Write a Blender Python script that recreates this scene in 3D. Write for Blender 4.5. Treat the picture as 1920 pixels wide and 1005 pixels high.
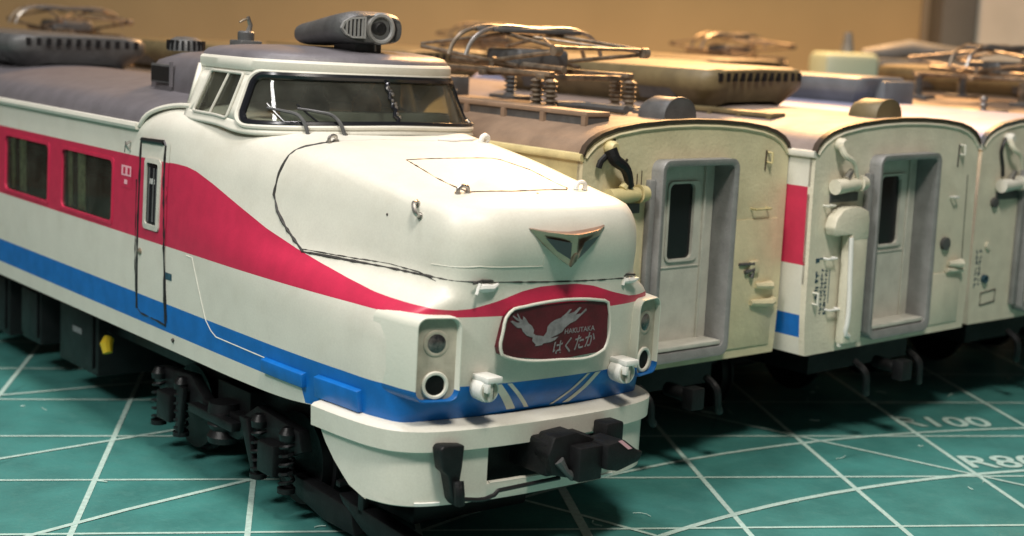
import bpy, bmesh, math, random
from math import sin, cos, pi, radians
from mathutils import Vector, Matrix
from mathutils.bvhtree import BVHTree
random.seed(7)

# ------------------------------------------------------------------ clear, camera, world, lamps, exposure
for o in list(bpy.data.objects):
    bpy.data.objects.remove(o)
scene = bpy.context.scene
scene.unit_settings.scale_length = 0.01          # one unit is one centimetre
COL = scene.collection

CAM_H, PITCH, ROLL = 2.9975, 0.16587, 0.04104
cam_data = bpy.data.cameras.new('camera')
cam_data.sensor_width = 36.0
cam_data.lens = 36.0 * 2754.9 / 1920.0
cam_data.clip_start = 0.1
cam_data.clip_end = 500
cam_data.dof.use_dof = True
cam_data.dof.focus_distance = 8.5
cam_data.dof.aperture_fstop = 0.88
camera = bpy.data.objects.new('camera', cam_data)
COL.objects.link(camera)
_fw = Vector((0, cos(PITCH), -sin(PITCH)))
_r = Vector((1, 0, 0))
_u = _r.cross(_fw)
_r2 = _r * cos(ROLL) + _u * sin(ROLL)
_u2 = -_r * sin(ROLL) + _u * cos(ROLL)
camera.matrix_world = Matrix(((_r2.x, _u2.x, -_fw.x, 0), (_r2.y, _u2.y, -_fw.y, 0),
                              (_r2.z, _u2.z, -_fw.z, CAM_H), (0, 0, 0, 1)))
scene.camera = camera

world = bpy.data.worlds.new('World')
scene.world = world
world.use_nodes = True
bg = world.node_tree.nodes['Background']
bg.inputs[0].default_value = (0.95, 0.87, 0.82, 1)
bg.inputs[1].default_value = 0.10


def area_lamp(name, loc, target, size, power, color, size_y=None):
    d = bpy.data.lights.new(name, 'AREA')
    d.energy = power
    d.color = color
    d.size = size
    if size_y:
        d.shape = 'RECTANGLE'
        d.size_y = size_y
    o = bpy.data.objects.new(name, d)
    COL.objects.link(o)
    o.location = loc
    o.rotation_euler = (Vector(target) - Vector(loc)).to_track_quat('-Z', 'Y').to_euler()
    o['kind'] = 'structure'
    return o


area_lamp('ceiling_lamp', (-2.6, 9.3, 16), (1.2, 9.3, 1), 2.4, 900, (1.0, 0.93, 0.955))
area_lamp('desk_lamp', (-9.0, -0.5, 13.0), (0, 8.3, 1.2), 2.6, 1180, (1.0, 0.97, 0.92))
area_lamp('front_fill', (1.8, 0.8, 14.5), (2.0, 9.5, 1.2), 2.4, 1780, (1.0, 0.92, 0.82))  # added fill that brightens the car end walls
area_lamp('tube_lamp', (-5.4, 2.1, 12.9), (-1.47, 8.87, 2.47), 0.9, 520, (1.0, 0.98, 0.95), 5.0)
area_lamp('warm_lamp', (4, 25, 12), (4, 19, 2), 5.0, 5400, (1.0, 0.54, 0.22), 3.0)

scene.render.engine = 'CYCLES'
scene.cycles.use_denoising = True
scene.cycles.max_bounces = 8
scene.view_settings.view_transform = 'Standard'
scene.view_settings.look = 'None'
scene.view_settings.exposure = 0.0
scene.view_settings.gamma = 1.0


# ------------------------------------------------------------------ materials
def mat(name, color, rough=0.5, metal=0.0, noise=0.0, nscale=8.0, bump=0.0, bscale=60.0, coat=0.0,
        spec=0.5, alpha=1.0, trans=0.0, color2=None, dirt=None, dirt_amt=0.0, dscale=3.0):
    m = bpy.data.materials.new(name)
    m.use_nodes = True
    nt = m.node_tree
    b = nt.nodes['Principled BSDF']
    b.inputs['Base Color'].default_value = (*color, 1)
    b.inputs['Roughness'].default_value = rough
    b.inputs['Metallic'].default_value = metal
    b.inputs['Coat Weight'].default_value = coat
    b.inputs['Coat Roughness'].default_value = 0.15
    b.inputs['Specular IOR Level'].default_value = spec
    if trans:
        b.inputs['Transmission Weight'].default_value = trans
    tc = nt.nodes.new('ShaderNodeTexCoord')
    last = None
    if noise:
        n = nt.nodes.new('ShaderNodeTexNoise')
        n.inputs['Scale'].default_value = nscale
        n.inputs['Detail'].default_value = 6
        nt.links.new(tc.outputs['Object'], n.inputs['Vector'])
        mx = nt.nodes.new('ShaderNodeMix')
        mx.data_type = 'RGBA'
        c2 = color2 or tuple(c * (1 - noise) for c in color)
        c1 = color if color2 else tuple(min(1, c * (1 + noise * .5)) for c in color)
        mx.inputs[6].default_value = (*c1, 1)
        mx.inputs[7].default_value = (*c2, 1)
        mr = nt.nodes.new('ShaderNodeMapRange')
        mr.inputs[1].default_value = 0.35
        mr.inputs[2].default_value = 0.65
        nt.links.new(n.outputs['Fac'], mr.inputs[0])
        nt.links.new(mr.outputs[0], mx.inputs[0])
        sp = nt.nodes.new('ShaderNodeTexNoise')
        sp.inputs['Scale'].default_value = 85
        sp.inputs['Detail'].default_value = 3
        nt.links.new(tc.outputs['Object'], sp.inputs['Vector'])
        sr = nt.nodes.new('ShaderNodeMapRange')
        sr.inputs[1].default_value = 0.3; sr.inputs[2].default_value = 0.7
        sr.inputs[3].default_value = 0.955; sr.inputs[4].default_value = 1.03
        nt.links.new(sp.outputs['Fac'], sr.inputs[0])
        ml = nt.nodes.new('ShaderNodeVectorMath'); ml.operation = 'SCALE'
        nt.links.new(mx.outputs[2], ml.inputs[0])
        nt.links.new(sr.outputs[0], ml.inputs['Scale'])
        last = ml.outputs[0]
        nt.links.new(last, b.inputs['Base Color'])
        rr = nt.nodes.new('ShaderNodeMapRange')
        rr.inputs[3].default_value = max(0.02, rough - .06)
        rr.inputs[4].default_value = min(1, rough + .08)
        nt.links.new(n.outputs['Fac'], rr.inputs[0])
        nt.links.new(rr.outputs[0], b.inputs['Roughness'])
    if dirt:
        n2 = nt.nodes.new('ShaderNodeTexNoise')
        n2.inputs['Scale'].default_value = dscale
        n2.inputs['Detail'].default_value = 9
        n2.inputs['Roughness'].default_value = 0.65
        nt.links.new(tc.outputs['Object'], n2.inputs['Vector'])
        mr = nt.nodes.new('ShaderNodeMapRange')
        mr.inputs[1].default_value = 0.5
        mr.inputs[2].default_value = 0.8
        mr.inputs[4].default_value = dirt_amt
        nt.links.new(n2.outputs['Fac'], mr.inputs[0])
        mx = nt.nodes.new('ShaderNodeMix')
        mx.data_type = 'RGBA'
        if last is not None:
            nt.links.new(last, mx.inputs[6])
        else:
            mx.inputs[6].default_value = (*color, 1)
        mx.inputs[7].default_value = (*dirt, 1)
        nt.links.new(mr.outputs[0], mx.inputs[0])
        nt.links.new(mx.outputs[2], b.inputs['Base Color'])
    if bump:
        n3 = nt.nodes.new('ShaderNodeTexNoise')
        n3.inputs['Scale'].default_value = bscale
        n3.inputs['Detail'].default_value = 4
        nt.links.new(tc.outputs['Object'], n3.inputs['Vector'])
        bp = nt.nodes.new('ShaderNodeBump')
        bp.inputs['Strength'].default_value = bump
        bp.inputs['Distance'].default_value = 0.01
        nt.links.new(n3.outputs['Fac'], bp.inputs['Height'])
        nt.links.new(bp.outputs[0], b.inputs['Normal'])
    return m


CREAM = mat('cream_paint', (0.665, 0.65, 0.57), 0.42, noise=0.04, nscale=5, bump=0.04, bscale=110,
            dirt=(0.42, 0.38, 0.28), dirt_amt=0.22, dscale=3.5)
PINK = mat('crimson_paint', (0.53, 0.026, 0.076), 0.36, noise=0.08, nscale=9, bump=0.04, bscale=110)
BLUE = mat('blue_paint', (0.004, 0.135, 0.47), 0.34, noise=0.12, nscale=9, bump=0.04, bscale=110)
ROOF = mat('roof_grey', (0.138, 0.130, 0.143), 0.42, noise=0.12, nscale=7, bump=0.25, bscale=70)
ROOFT = mat('roof_dusty_tan', (0.25, 0.175, 0.12), 0.5, noise=0.2, nscale=5, bump=0.25, bscale=60)
ROOFM = mat('roof_worn_grey_tan', (0.27, 0.215, 0.19), 0.5, noise=0.15, nscale=5, bump=0.25, bscale=60)
ROOFP = mat('roof_lilac_light', (0.33, 0.34, 0.48), 0.5, noise=0.12, nscale=5, bump=0.2, bscale=60)  # lilac light falling on the roof, painted into its base colour
OLIVE = mat('cooler_olive_brown', (0.15, 0.12, 0.06), 0.5, noise=0.25, nscale=6, bump=0.25, bscale=60)
DGREY = mat('dark_grey_plastic', (0.085, 0.087, 0.088), 0.42, noise=0.2, nscale=12, bump=0.25, bscale=90)
BLACK = mat('black_plastic', (0.006, 0.006, 0.007), 0.5, spec=0.35, noise=0.4, nscale=14, bump=0.3, bscale=60)
INK = mat('black_ink', (0.012, 0.011, 0.012), 0.4)
SOOT = mat('pencil_grey', (0.035, 0.033, 0.03), 0.6, noise=0.5, nscale=50)
GASKET = mat('window_rubber', (0.008, 0.009, 0.012), 0.18)
STEEL = mat('bare_steel', (0.45, 0.43, 0.40), 0.32, metal=0.9, noise=0.3, nscale=25)
BRASS = mat('weathered_nickel', (0.30, 0.25, 0.19), 0.42, metal=0.7, noise=0.5, nscale=12)
CHROME = mat('badge_chrome', (0.58, 0.37, 0.29), 0.30, metal=1.0, noise=0.15, nscale=8)
WHITE = mat('white_plastic', (0.80, 0.79, 0.75), 0.35, noise=0.06, nscale=10)
LENS = mat('lamp_lens', (0.018, 0.018, 0.02), 0.12, coat=0.6, noise=0.6, nscale=22, color2=(0.13, 0.12, 0.11))
HOLE = mat('hole_black', (0.004, 0.004, 0.004), 0.6)
END = mat('end_wall_putty', (0.68, 0.61, 0.40), 0.5, noise=0.09, nscale=5, bump=0.35, bscale=40,
          dirt=(0.30, 0.24, 0.13), dirt_amt=0.35, dscale=3.2)
ENDG = mat('end_wall_sage', (0.69, 0.65, 0.52), 0.5, noise=0.08, nscale=6, bump=0.35, bscale=40,
           dirt=(0.38, 0.33, 0.22), dirt_amt=0.25, dscale=3.6)
YEL = mat('cream_yellow_paint', (0.62, 0.53, 0.27), 0.42, noise=0.12, nscale=8)
GREY = mat('gangway_grey', (0.235, 0.235, 0.23), 0.42, noise=0.14, nscale=9, bump=0.3, bscale=60)
DOORC = mat('end_door_grey', (0.55, 0.54, 0.475), 0.45, noise=0.10, nscale=9, bump=0.2, bscale=60)
BROWN = mat('roof_edge_brown', (0.045, 0.03, 0.018), 0.5)
PLATE = mat('maroon_plate', (0.095, 0.007, 0.015), 0.33, noise=0.35, nscale=7, bump=0.15)
SILVER = mat('silver_print', (0.24, 0.23, 0.24), 0.45, noise=0.25, nscale=30)
PRINTB = mat('slate_print', (0.03, 0.085, 0.12), 0.5, noise=0.4, nscale=40)
PINKP = mat('pink_sticker', (0.80, 0.42, 0.48), 0.45)
YPL = mat('yellow_plastic', (0.75, 0.52, 0.03), 0.4)
CURT = mat('curtain_khaki', (0.80, 0.78, 0.52), 0.7, noise=0.3, nscale=20)
SEAT = mat('seat_olive', (0.10, 0.11, 0.08), 0.7, noise=0.3, nscale=8)
INNER = mat('interior_dark', (0.09, 0.10, 0.085), 0.6)
FIGURE = mat('driver_desk_tan', (0.42, 0.27, 0.15), 0.6, noise=0.4, nscale=12)
MATG = mat('mat_green', (0.062, 0.240, 0.218), 0.36, noise=0.22, nscale=2.2, bump=0.35, bscale=30,
           dirt=(0.11, 0.29, 0.26), dirt_amt=0.5, dscale=9)
MATL = mat('mat_print', (0.50, 0.68, 0.61), 0.45, noise=0.15, nscale=25, bump=0.3, bscale=40)
DESK = mat('desk_wood', (0.18, 0.11, 0.06), 0.5, noise=0.3)
WALL = mat('wall_tan', (0.66, 0.49, 0.26), 0.8, noise=0.10, nscale=0.25)
PANELG = mat('panel_grey', (0.55, 0.54, 0.55), 0.6, noise=0.1, nscale=1)
PANELD = mat('panel_dark_grey', (0.12, 0.12, 0.13), 0.6, noise=0.1, nscale=1)
PALEG = mat('pale_green_plastic', (0.36, 0.45, 0.38), 0.4)
SLATE = mat('slate_blue_plastic', (0.15, 0.165, 0.18), 0.4, noise=0.3, nscale=3)


BOGIE = mat('running_gear_black', (0.0075, 0.008, 0.009), 0.45, spec=0.4, noise=0.4, nscale=10, bump=0.2)
POCKET = mat('grimy_shaded_pocket', (0.42, 0.385, 0.31), 0.5, noise=0.25, nscale=9)  # grime plus the shade of the recess, both in the colour
CABIN = mat('cab_interior', (0.17, 0.18, 0.145), 0.6, noise=0.4, nscale=5)


def glass(name, tint, rough=0.03, haze=0.0):
    m = bpy.data.materials.new(name)
    m.use_nodes = True
    nt = m.node_tree
    nt.nodes.remove(nt.nodes['Principled BSDF'])
    out = nt.nodes['Material Output']
    tr = nt.nodes.new('ShaderNodeBsdfTransparent')
    tr.inputs[0].default_value = (*tint, 1)
    gl = nt.nodes.new('ShaderNodeBsdfGlossy')
    gl.inputs['Roughness'].default_value = rough
    fr = nt.nodes.new('ShaderNodeFresnel')
    fr.inputs[0].default_value = 1.5
    mx = nt.nodes.new('ShaderNodeMixShader')
    nt.links.new(fr.outputs[0], mx.inputs[0])
    nt.links.new(tr.outputs[0], mx.inputs[1])
    nt.links.new(gl.outputs[0], mx.inputs[2])
    df = nt.nodes.new('ShaderNodeBsdfDiffuse')
    df.inputs[0].default_value = (0.42, 0.44, 0.37, 1)
    m2 = nt.nodes.new('ShaderNodeMixShader')
    tc = nt.nodes.new('ShaderNodeTexCoord')
    nz = nt.nodes.new('ShaderNodeTexNoise'); nz.inputs['Scale'].default_value = 6; nz.inputs['Detail'].default_value = 5
    nt.links.new(tc.outputs['Object'], nz.inputs['Vector'])
    mr = nt.nodes.new('ShaderNodeMapRange'); mr.inputs[1].default_value = .3; mr.inputs[2].default_value = .7
    mr.inputs[3].default_value = haze * .6; mr.inputs[4].default_value = haze * 1.5
    nt.links.new(nz.outputs['Fac'], mr.inputs[0])
    nt.links.new(mr.outputs[0], m2.inputs[0])
    nt.links.new(mx.outputs[0], m2.inputs[1])
    nt.links.new(df.outputs[0], m2.inputs[2])
    nt.links.new(m2.outputs[0], out.inputs[0])
    return m


GLASS = glass('window_glass', (0.80, 0.84, 0.78), haze=.055)
GLASSD = glass('end_window_glass', (0.08, 0.10, 0.10), 0.1)


def paint_bands(name, bands, base, below=None):
    """Livery painted by height on small pieces: bands = [(z0, z1, colour)]."""
    m = mat(name, base, 0.36, bump=0.12, bscale=50)
    nt = m.node_tree
    b = nt.nodes['Principled BSDF']
    g = nt.nodes.new('ShaderNodeTexCoord')
    s = nt.nodes.new('ShaderNodeSeparateXYZ')
    nt.links.new(g.outputs['Object'], s.inputs[0])
    prev = None
    for z0, z1, c in bands:
        a = nt.nodes.new('ShaderNodeMath'); a.operation = 'GREATER_THAN'; a.inputs[1].default_value = z0
        d = nt.nodes.new('ShaderNodeMath'); d.operation = 'LESS_THAN'; d.inputs[1].default_value = z1
        k = nt.nodes.new('ShaderNodeMath'); k.operation = 'MULTIPLY'
        nt.links.new(s.outputs[2], a.inputs[0]); nt.links.new(s.outputs[2], d.inputs[0])
        nt.links.new(a.outputs[0], k.inputs[0]); nt.links.new(d.outputs[0], k.inputs[1])
        mx = nt.nodes.new('ShaderNodeMix'); mx.data_type = 'RGBA'
        nt.links.new(k.outputs[0], mx.inputs[0])
        if prev: nt.links.new(prev, mx.inputs[6])
        else: mx.inputs[6].default_value = (*base, 1)
        mx.inputs[7].default_value = (*c, 1)
        prev = mx.outputs[2]
    nt.links.new(prev, b.inputs['Base Color'])
    return m


PODPAINT = paint_bands('pod_paint', [(0.5, 1.093, (0.004, 0.10, 0.33))], (0.645, 0.65, 0.565))


# ------------------------------------------------------------------ mesh helpers
class MB:
    def __init__(self):
        self.v, self.f, self.m = [], [], []

    def add(self, vs, fs, mi=0):
        n = len(self.v)
        self.v += [tuple(p) for p in vs]
        self.f += [tuple(n + i for i in f) for f in fs]
        self.m += [mi] * len(fs)
        return self

    def box(self, x0, x1, y0, y1, z0, z1, mi=0):
        vs = [(x, y, z) for z in (z0, z1) for y in (y0, y1) for x in (x0, x1)]
        return self.add(vs, [(0, 2, 3, 1), (4, 5, 7, 6), (0, 1, 5, 4), (2, 6, 7, 3), (0, 4, 6, 2), (1, 3, 7, 5)], mi)

    def grid(self, rows, mi=0, close=False, cap0=False, cap1=False):
        """rows: list of equal-length rings/polylines; faces between successive rows"""
        n = len(rows[0])
        vs = [p for r in rows for p in r]
        fs = []
        for i in range(len(rows) - 1):
            for j in range(n if close else n - 1):
                k = (j + 1) % n
                fs.append((i * n + j, i * n + k, (i + 1) * n + k, (i + 1) * n + j))
        if cap0: fs.append(tuple(range(n - 1, -1, -1)))
        if cap1: fs.append(tuple((len(rows) - 1) * n + j for j in range(n)))
        return self.add(vs, fs, mi)

    def tube(self, pts, r, n=8, mi=0, caps=True, rr=None, closed=False):
        pts = [Vector(p) for p in pts]
        rows = []
        N = len(pts)
        up = None
        for i, p in enumerate(pts):
            if closed:
                t = (pts[(i + 1) % N] - pts[i - 1])
            else:
                t = (pts[min(i + 1, N - 1)] - pts[max(i - 1, 0)])
            t = t.normalized() if t.length > 1e-9 else Vector((0, 0, 1))
            if up is None:
                up = Vector((0, 0, 1)) if abs(t.z) < .9 else Vector((1, 0, 0))
            a = t.cross(up)
            if a.length < 1e-4:
                a = t.cross(Vector((1, 0.3, 0)))
            a.normalize()
            b = a.cross(t).normalized()
            up = b
            R = rr[i] if rr else r
            rows.append([p + a * (R * cos(2 * pi * k / n)) + b * (R * sin(2 * pi * k / n)) for k in range(n)])
        if closed:
            rows.append(rows[0])
            return self.grid(rows, mi, close=True)
        return self.grid(rows, mi, close=True, cap0=caps, cap1=caps)

    def lathe(self, prof, origin, axis=(0, 0, 1), n=24, mi=0):
        """prof: list of (radius, height along axis)"""
        ax = Vector(axis).normalized()
        a = ax.cross(Vector((0, 0, 1)) if abs(ax.z) < .9 else Vector((1, 0, 0))).normalized()
        b = ax.cross(a)
        o = Vector(origin)
        rows = [[o + ax * h + a * (r * cos(2 * pi * k / n)) + b * (r * sin(2 * pi * k / n)) for k in range(n)]
                for r, h in prof]
        return self.grid(rows, mi, close=True, cap0=prof[0][0] > 1e-6, cap1=prof[-1][0] > 1e-6)

    def prism(self, poly, fn0, fn1, mi=0):
        """closed prism; fn maps a 2-D point to 3-D"""
        a = [fn0(p) for p in poly]
        b = [fn1(p) for p in poly]
        return self.grid([a, b], mi, close=True, cap0=True, cap1=True)

    def build(self, name, mats, parent=None, smooth=True, angle=35, bevel=0.0, bseg=2, label=None):
        me = bpy.data.meshes.new(name)
        me.from_pydata(self.v, [], self.f)
        mats = mats if isinstance(mats, (list, tuple)) else [mats]
        for m in mats:
            me.materials.append(m)
        me.polygons.foreach_set('material_index', self.m)
        bm = bmesh.new()
        bm.from_mesh(me)
        bmesh.ops.remove_doubles(bm, verts=bm.verts, dist=1e-5)
        bmesh.ops.recalc_face_normals(bm, faces=bm.faces)
        if bevel:
            es = [e for e in bm.edges if len(e.link_faces) == 2 and e.calc_face_angle() > radians(30)]
            bmesh.ops.bevel(bm, geom=es, offset=bevel, segments=bseg, affect='EDGES', profile=0.5, clamp_overlap=True)
        if smooth:
            for f in bm.faces: f.smooth = True
            for e in bm.edges:
                if len(e.link_faces) == 2 and e.calc_face_angle() > radians(angle): e.smooth = False
        bm.to_mesh(me)
        bm.free()
        o = bpy.data.objects.new(name, me)
        COL.objects.link(o)
        if parent: o.parent = parent
        if label: o['label'] = label
        return o


def empty(name, loc, rot, label, cat, group=None):
    o = bpy.data.objects.new(name, None)
    COL.objects.link(o)
    o.location = loc
    o.rotation_euler = rot
    o.empty_display_size = 0.2
    o['label'] = label
    o['category'] = cat
    if group: o['group'] = group
    return o


def copy_child(src, parent, dloc=(0, 0, 0), label=None):
    c = src.copy()
    COL.objects.link(c)
    c.parent = parent
    c.location = src.location + Vector(dloc)
    if label: c['label'] = label
    for ch in src.children:
        k = ch.copy()
        COL.objects.link(k)
        k.parent = c
    return c


def rrect(x0, x1, z0, z1, r, n=6):
    """rounded rectangle outline in 2-D, counter-clockwise"""
    out = []
    for cx_, cz_, a0 in ((x1 - r, z1 - r, 0), (x0 + r, z1 - r, 90), (x0 + r, z0 + r, 180), (x1 - r, z0 + r, 270)):
        for k in range(n + 1):
            a = radians(a0 + 90 * k / n)
            out.append((cx_ + r * cos(a), cz_ + r * sin(a)))
    return out


def hermite(knots, vals, x):
    n = len(knots)
    x = min(max(x, knots[0]), knots[-1])
    i = 0
    while i < n - 2 and x > knots[i + 1]: i += 1

    def tan(j):
        if j == 0: return (vals[1] - vals[0]) / (knots[1] - knots[0])
        if j == n - 1: return (vals[-1] - vals[-2]) / (knots[-1] - knots[-2])
        h0, h1 = knots[j] - knots[j - 1], knots[j + 1] - knots[j]
        d0, d1 = (vals[j] - vals[j - 1]) / h0, (vals[j + 1] - vals[j]) / h1
        return (d0 * h1 + d1 * h0) / (h0 + h1)
    h = knots[i + 1] - knots[i]
    t = (x - knots[i]) / h
    m0, m1 = tan(i) * h, tan(i + 1) * h
    return (vals[i] * (2 * t ** 3 - 3 * t * t + 1) + m0 * (t ** 3 - 2 * t * t + t)
            + vals[i + 1] * (-2 * t ** 3 + 3 * t * t) + m1 * (t ** 3 - t * t))


def lin(tab, x):
    if x <= tab[0][0]: return tab[0][1]
    for (a, va), (b, vb) in zip(tab, tab[1:]):
        if x <= b: return va + (vb - va) * (x - a) / (b - a)
    return tab[-1][1]


# ------------------------------------------------------------------ table, mat, walls
def structure(o):
    o['kind'] = 'structure'
    return o


structure(MB().box(-60, 60, -20, 34, -3, -0.32).build('desk', DESK))
wall = structure(MB().box(-60, 60, 36, 37, -3, 40).build('wall', WALL, smooth=False))

mat_yaw = 0.146298
mat_root = empty('cutting_mat', (-3.6026, 8.8905, 0), (0, 0, mat_yaw),
                 'green cutting mat with pale grid lines under all the train cars', 'cutting mat')
MB().box(-13, 22, -13, 21, -0.3, -0.004).build('mat_sheet', MATG, mat_root, bevel=0.03)
pm = MB()
ZL = 0.0


def strip(pts, w, z=ZL):
    L, Rr = [], []
    for i, p in enumerate(pts):
        a = Vector(pts[max(i - 1, 0)]); b = Vector(pts[min(i + 1, len(pts) - 1)])
        d = (b - a).normalized()
        n = Vector((-d.y, d.x)) * (w / 2)
        L.append((p[0] + n.x, p[1] + n.y, z)); Rr.append((p[0] - n.x, p[1] - n.y, z))
    pm.grid([L, Rr])


for k in range(-12, 21):
    wv = 0.035 if k != 4 else 0.06
    strip([(k, -12), (k, 20)], wv, 0.0)
for k in range(-12, 21):
    strip([(-12, k), (21, k)], 0.028, 0.0006)


def arc(cx, cy, r, a0, a1, w, z):
    strip([(cx + r * cos(radians(a0 + (a1 - a0) * k / 60)), cy + r * sin(radians(a0 + (a1 - a0) * k / 60)))
           for k in range(61)], w, z)


arc(8.6, -6.8, 8.05, 40, 160, 0.035, 0.0012)
arc(8.6, -6.8, 7.03, 20, 160, 0.045, 0.0013)
strip([(-.6, -.05), (.327, .462), (1.427, 1.17), (2.2, 1.75)], 0.035, 0.0014)
strip([(.1, -1.72), (.788, -1.013), (1.273, -.58), (1.944, -.04), (2.6, .45)], 0.04, 0.0015)
strip([(-.9, 1.72), (.006, 2.119), (.77, 2.434), (1.6, 2.75)], 0.035, 0.0016)
strip([(3.2, 3.83), (7.0, .02), (11, -4)], 0.03, 0.0017)
strip([(3.0, .2), (4.0, -.72), (6, -2.7)], 0.03, 0.0018)
pm.build('printed_lines', MATL, mat_root, smooth=False)


def text_mesh(name, s, size, m, parent, matrix, extrude=0.0, shear=0.0, sx=1.0, bold=0.0):
    cu = bpy.data.curves.new(name, 'FONT')
    cu.body = s
    cu.size = size
    cu.extrude = extrude
    cu.offset = bold
    cu.shear = shear
    tmp = bpy.data.objects.new(name, cu)
    COL.objects.link(tmp)
    bpy.context.view_layer.update()
    me = bpy.data.meshes.new_from_object(tmp.evaluated_get(bpy.context.evaluated_depsgraph_get()))
    bpy.data.objects.remove(tmp)
    me.materials.clear()
    me.materials.append(m)
    for v in me.vertices: v.co.x *= sx
    o = bpy.data.objects.new(name, me)
    COL.objects.link(o)
    o.parent = parent
    o.matrix_local = matrix
    return o


lint = MB()
random.seed(21)
for k in range(90):
    x, y = random.uniform(-2, 9), random.uniform(-2.2, 3.5)
    a = random.uniform(0, 6.28); L_ = random.uniform(.01, .07)
    c = random.uniform(-.6, .6)
    pts = [(x + L_ * t * cos(a + c * t), y + L_ * t * sin(a + c * t), .004) for t in (-1, -.3, .3, 1)]
    lint.tube(pts, random.uniform(.002, .005), 4)
lt = lint.build('lint', MATL, mat_root)
lt['kind'] = 'stuff'
cuts = MB()
for k in range(14):
    x, y = random.uniform(-2, 9), random.uniform(-2.2, 2.5)
    a = random.uniform(0, 3.14); L_ = random.uniform(.2, 1.3)
    cuts.add([(x, y, .0022), (x + L_ * cos(a) * .5 - .002 * sin(a), y + L_ * sin(a) * .5 + .002 * cos(a), .0022), (x + L_ * cos(a), y + L_ * sin(a), .0022),
              (x + L_ * cos(a) * .5 + .002 * sin(a), y + L_ * sin(a) * .5 - .002 * cos(a), .0022)], [(0, 1, 2, 3)])
ct = cuts.build('knife_cuts', mat('knife_cut', (0.02, 0.09, 0.075), 0.6), mat_root, smooth=False)
ct['kind'] = 'stuff'
text_mesh('printed_text', 'R80', 0.40, MATL, mat_root, Matrix.Translation((7.02, 0.20, 0.002)), bold=0.006)
text_mesh('printed_text', 'R100', 0.38, MATL, mat_root, Matrix.Translation((6.95, 1.27, 0.002)), bold=0.006)

# ------------------------------------------------------------------ the bonnet car: skin of the body
TY = 0.67647
CAR1 = empty('bonnet_train_car', (0.3222, 7.6577, 0.0), (0, radians(1.1), TY),
             'cream, crimson and blue bonnet-nosed model train car in front, with cab and nameplate', 'model train')

# control net: each column goes from the skirt line up over the shoulder to the centre line
NET = [
    # x, y, z   (x given as a half width)
    [(0, .270, .90), (0, .190, 1.02), (0, .150, 1.25), (0, .130, 1.45), (0, .132, 1.53), (0, .140, 1.62), (0, .092, 1.80), (0, .100, 1.94), (0, .150, 2.024), (0, .275, 2.055), (0, .57, 2.095), (0, .80, 2.128)],
    [(.34, .285, .88), (.35, .205, 1.02), (.35, .165, 1.25), (.35, .145, 1.45), (.35, .146, 1.53), (.35, .152, 1.62), (.34, .108, 1.80), (.335, .118, 1.94), (.33, .17, 2.024), (.285, .285, 2.055), (.12, .575, 2.095), (0, .80, 2.128)],
    [(.60, .310, .87), (.61, .245, 1.02), (.62, .215, 1.25), (.62, .205, 1.45), (.60, .195, 1.53), (.55, .185, 1.62), (.53, .150, 1.80), (.52, .168, 1.94), (.50, .22, 2.024), (.44, .335, 2.054), (.20, .595, 2.095), (0, .80, 2.128)],
    [(.82, .360, .86), (.835, .35, 1.02), (.845, .33, 1.25), (.83, .32, 1.43), (.75, .26, 1.53), (.665, .275, 1.62), (.655, .265, 1.80), (.64, .280, 1.94), (.612, .335, 2.024), (.535, .435, 2.056), (.25, .65, 2.098), (0, .80, 2.128)],
    [(.885, .52, .855), (.90, .48, 1.02), (.905, .47, 1.25), (.885, .47, 1.45), (.81, .475, 1.545), (.715, .48, 1.63), (.695, .49, 1.80), (.68, .50, 1.95), (.655, .522, 2.040), (.575, .57, 2.068), (.27, .705, 2.108), (0, .80, 2.128)],
    [(.92, .85, .853), (.935, .83, 1.02), (.94, .82, 1.25), (.922, .82, 1.455), (.865, .82, 1.555), (.775, .82, 1.645), (.745, .82, 1.82), (.722, .82, 1.99), (.692, .83, 2.084), (.60, .84, 2.114), (.28, .85, 2.135), (0, .86, 2.140)],
    [(.953, 1.32, .815), (.962, 1.31, 1.02), (.965, 1.30, 1.25), (.955, 1.30, 1.465), (.925, 1.30, 1.565), (.862, 1.30, 1.66), (.818, 1.30, 1.85), (.785, 1.30, 2.045), (.742, 1.30, 2.150), (.645, 1.30, 2.190), (.3, 1.30, 2.215), (0, 1.30, 2.218)],
    [(.963, 1.92, .80), (.97, 1.91, 1.02), (.975, 1.90, 1.25), (.975, 1.90, 1.47), (.962, 1.90, 1.58), (.932, 1.90, 1.69), (.895, 1.90, 1.88), (.86, 1.90, 2.08), (.80, 1.90, 2.21), (.66, 1.90, 2.272), (.3, 1.90, 2.30), (0, 1.90, 2.305)],
    [(.965, 2.5, .80), (.972, 2.5, 1.02), (.975, 2.5, 1.25), (.976, 2.5, 1.48), (.974, 2.5, 1.60), (.965, 2.5, 1.73), (.950, 2.5, 1.92), (.925, 2.5, 2.10), (.885, 2.5, 2.235), (.80, 2.5, 2.31), (.45, 2.5, 2.355), (0, 2.5, 2.36)],
    [(.965, 3.0, .80), (.972, 3.0, 1.02), (.975, 3.0, 1.25), (.976, 3.0, 1.48), (.975, 3.0, 1.60), (.972, 3.0, 1.75), (.966, 3.0, 1.95), (.956, 3.0, 2.12), (.935, 3.0, 2.245), (.85, 3.0, 2.335), (.45, 3.0, 2.415), (0, 3.0, 2.44)],
    [(.965, 3.4, .80), (.972, 3.4, 1.02), (.975, 3.4, 1.25), (.976, 3.4, 1.48), (.975, 3.4, 1.60), (.973, 3.4, 1.75), (.969, 3.4, 1.95), (.963, 3.4, 2.08), (.955, 3.4, 2.20), (.87, 3.4, 2.32), (.48, 3.4, 2.41), (0, 3.4, 2.44)],
]


def _dist(a, b):
    return math.sqrt(sum((p - q) ** 2 for p, q in zip(a, b)))


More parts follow.
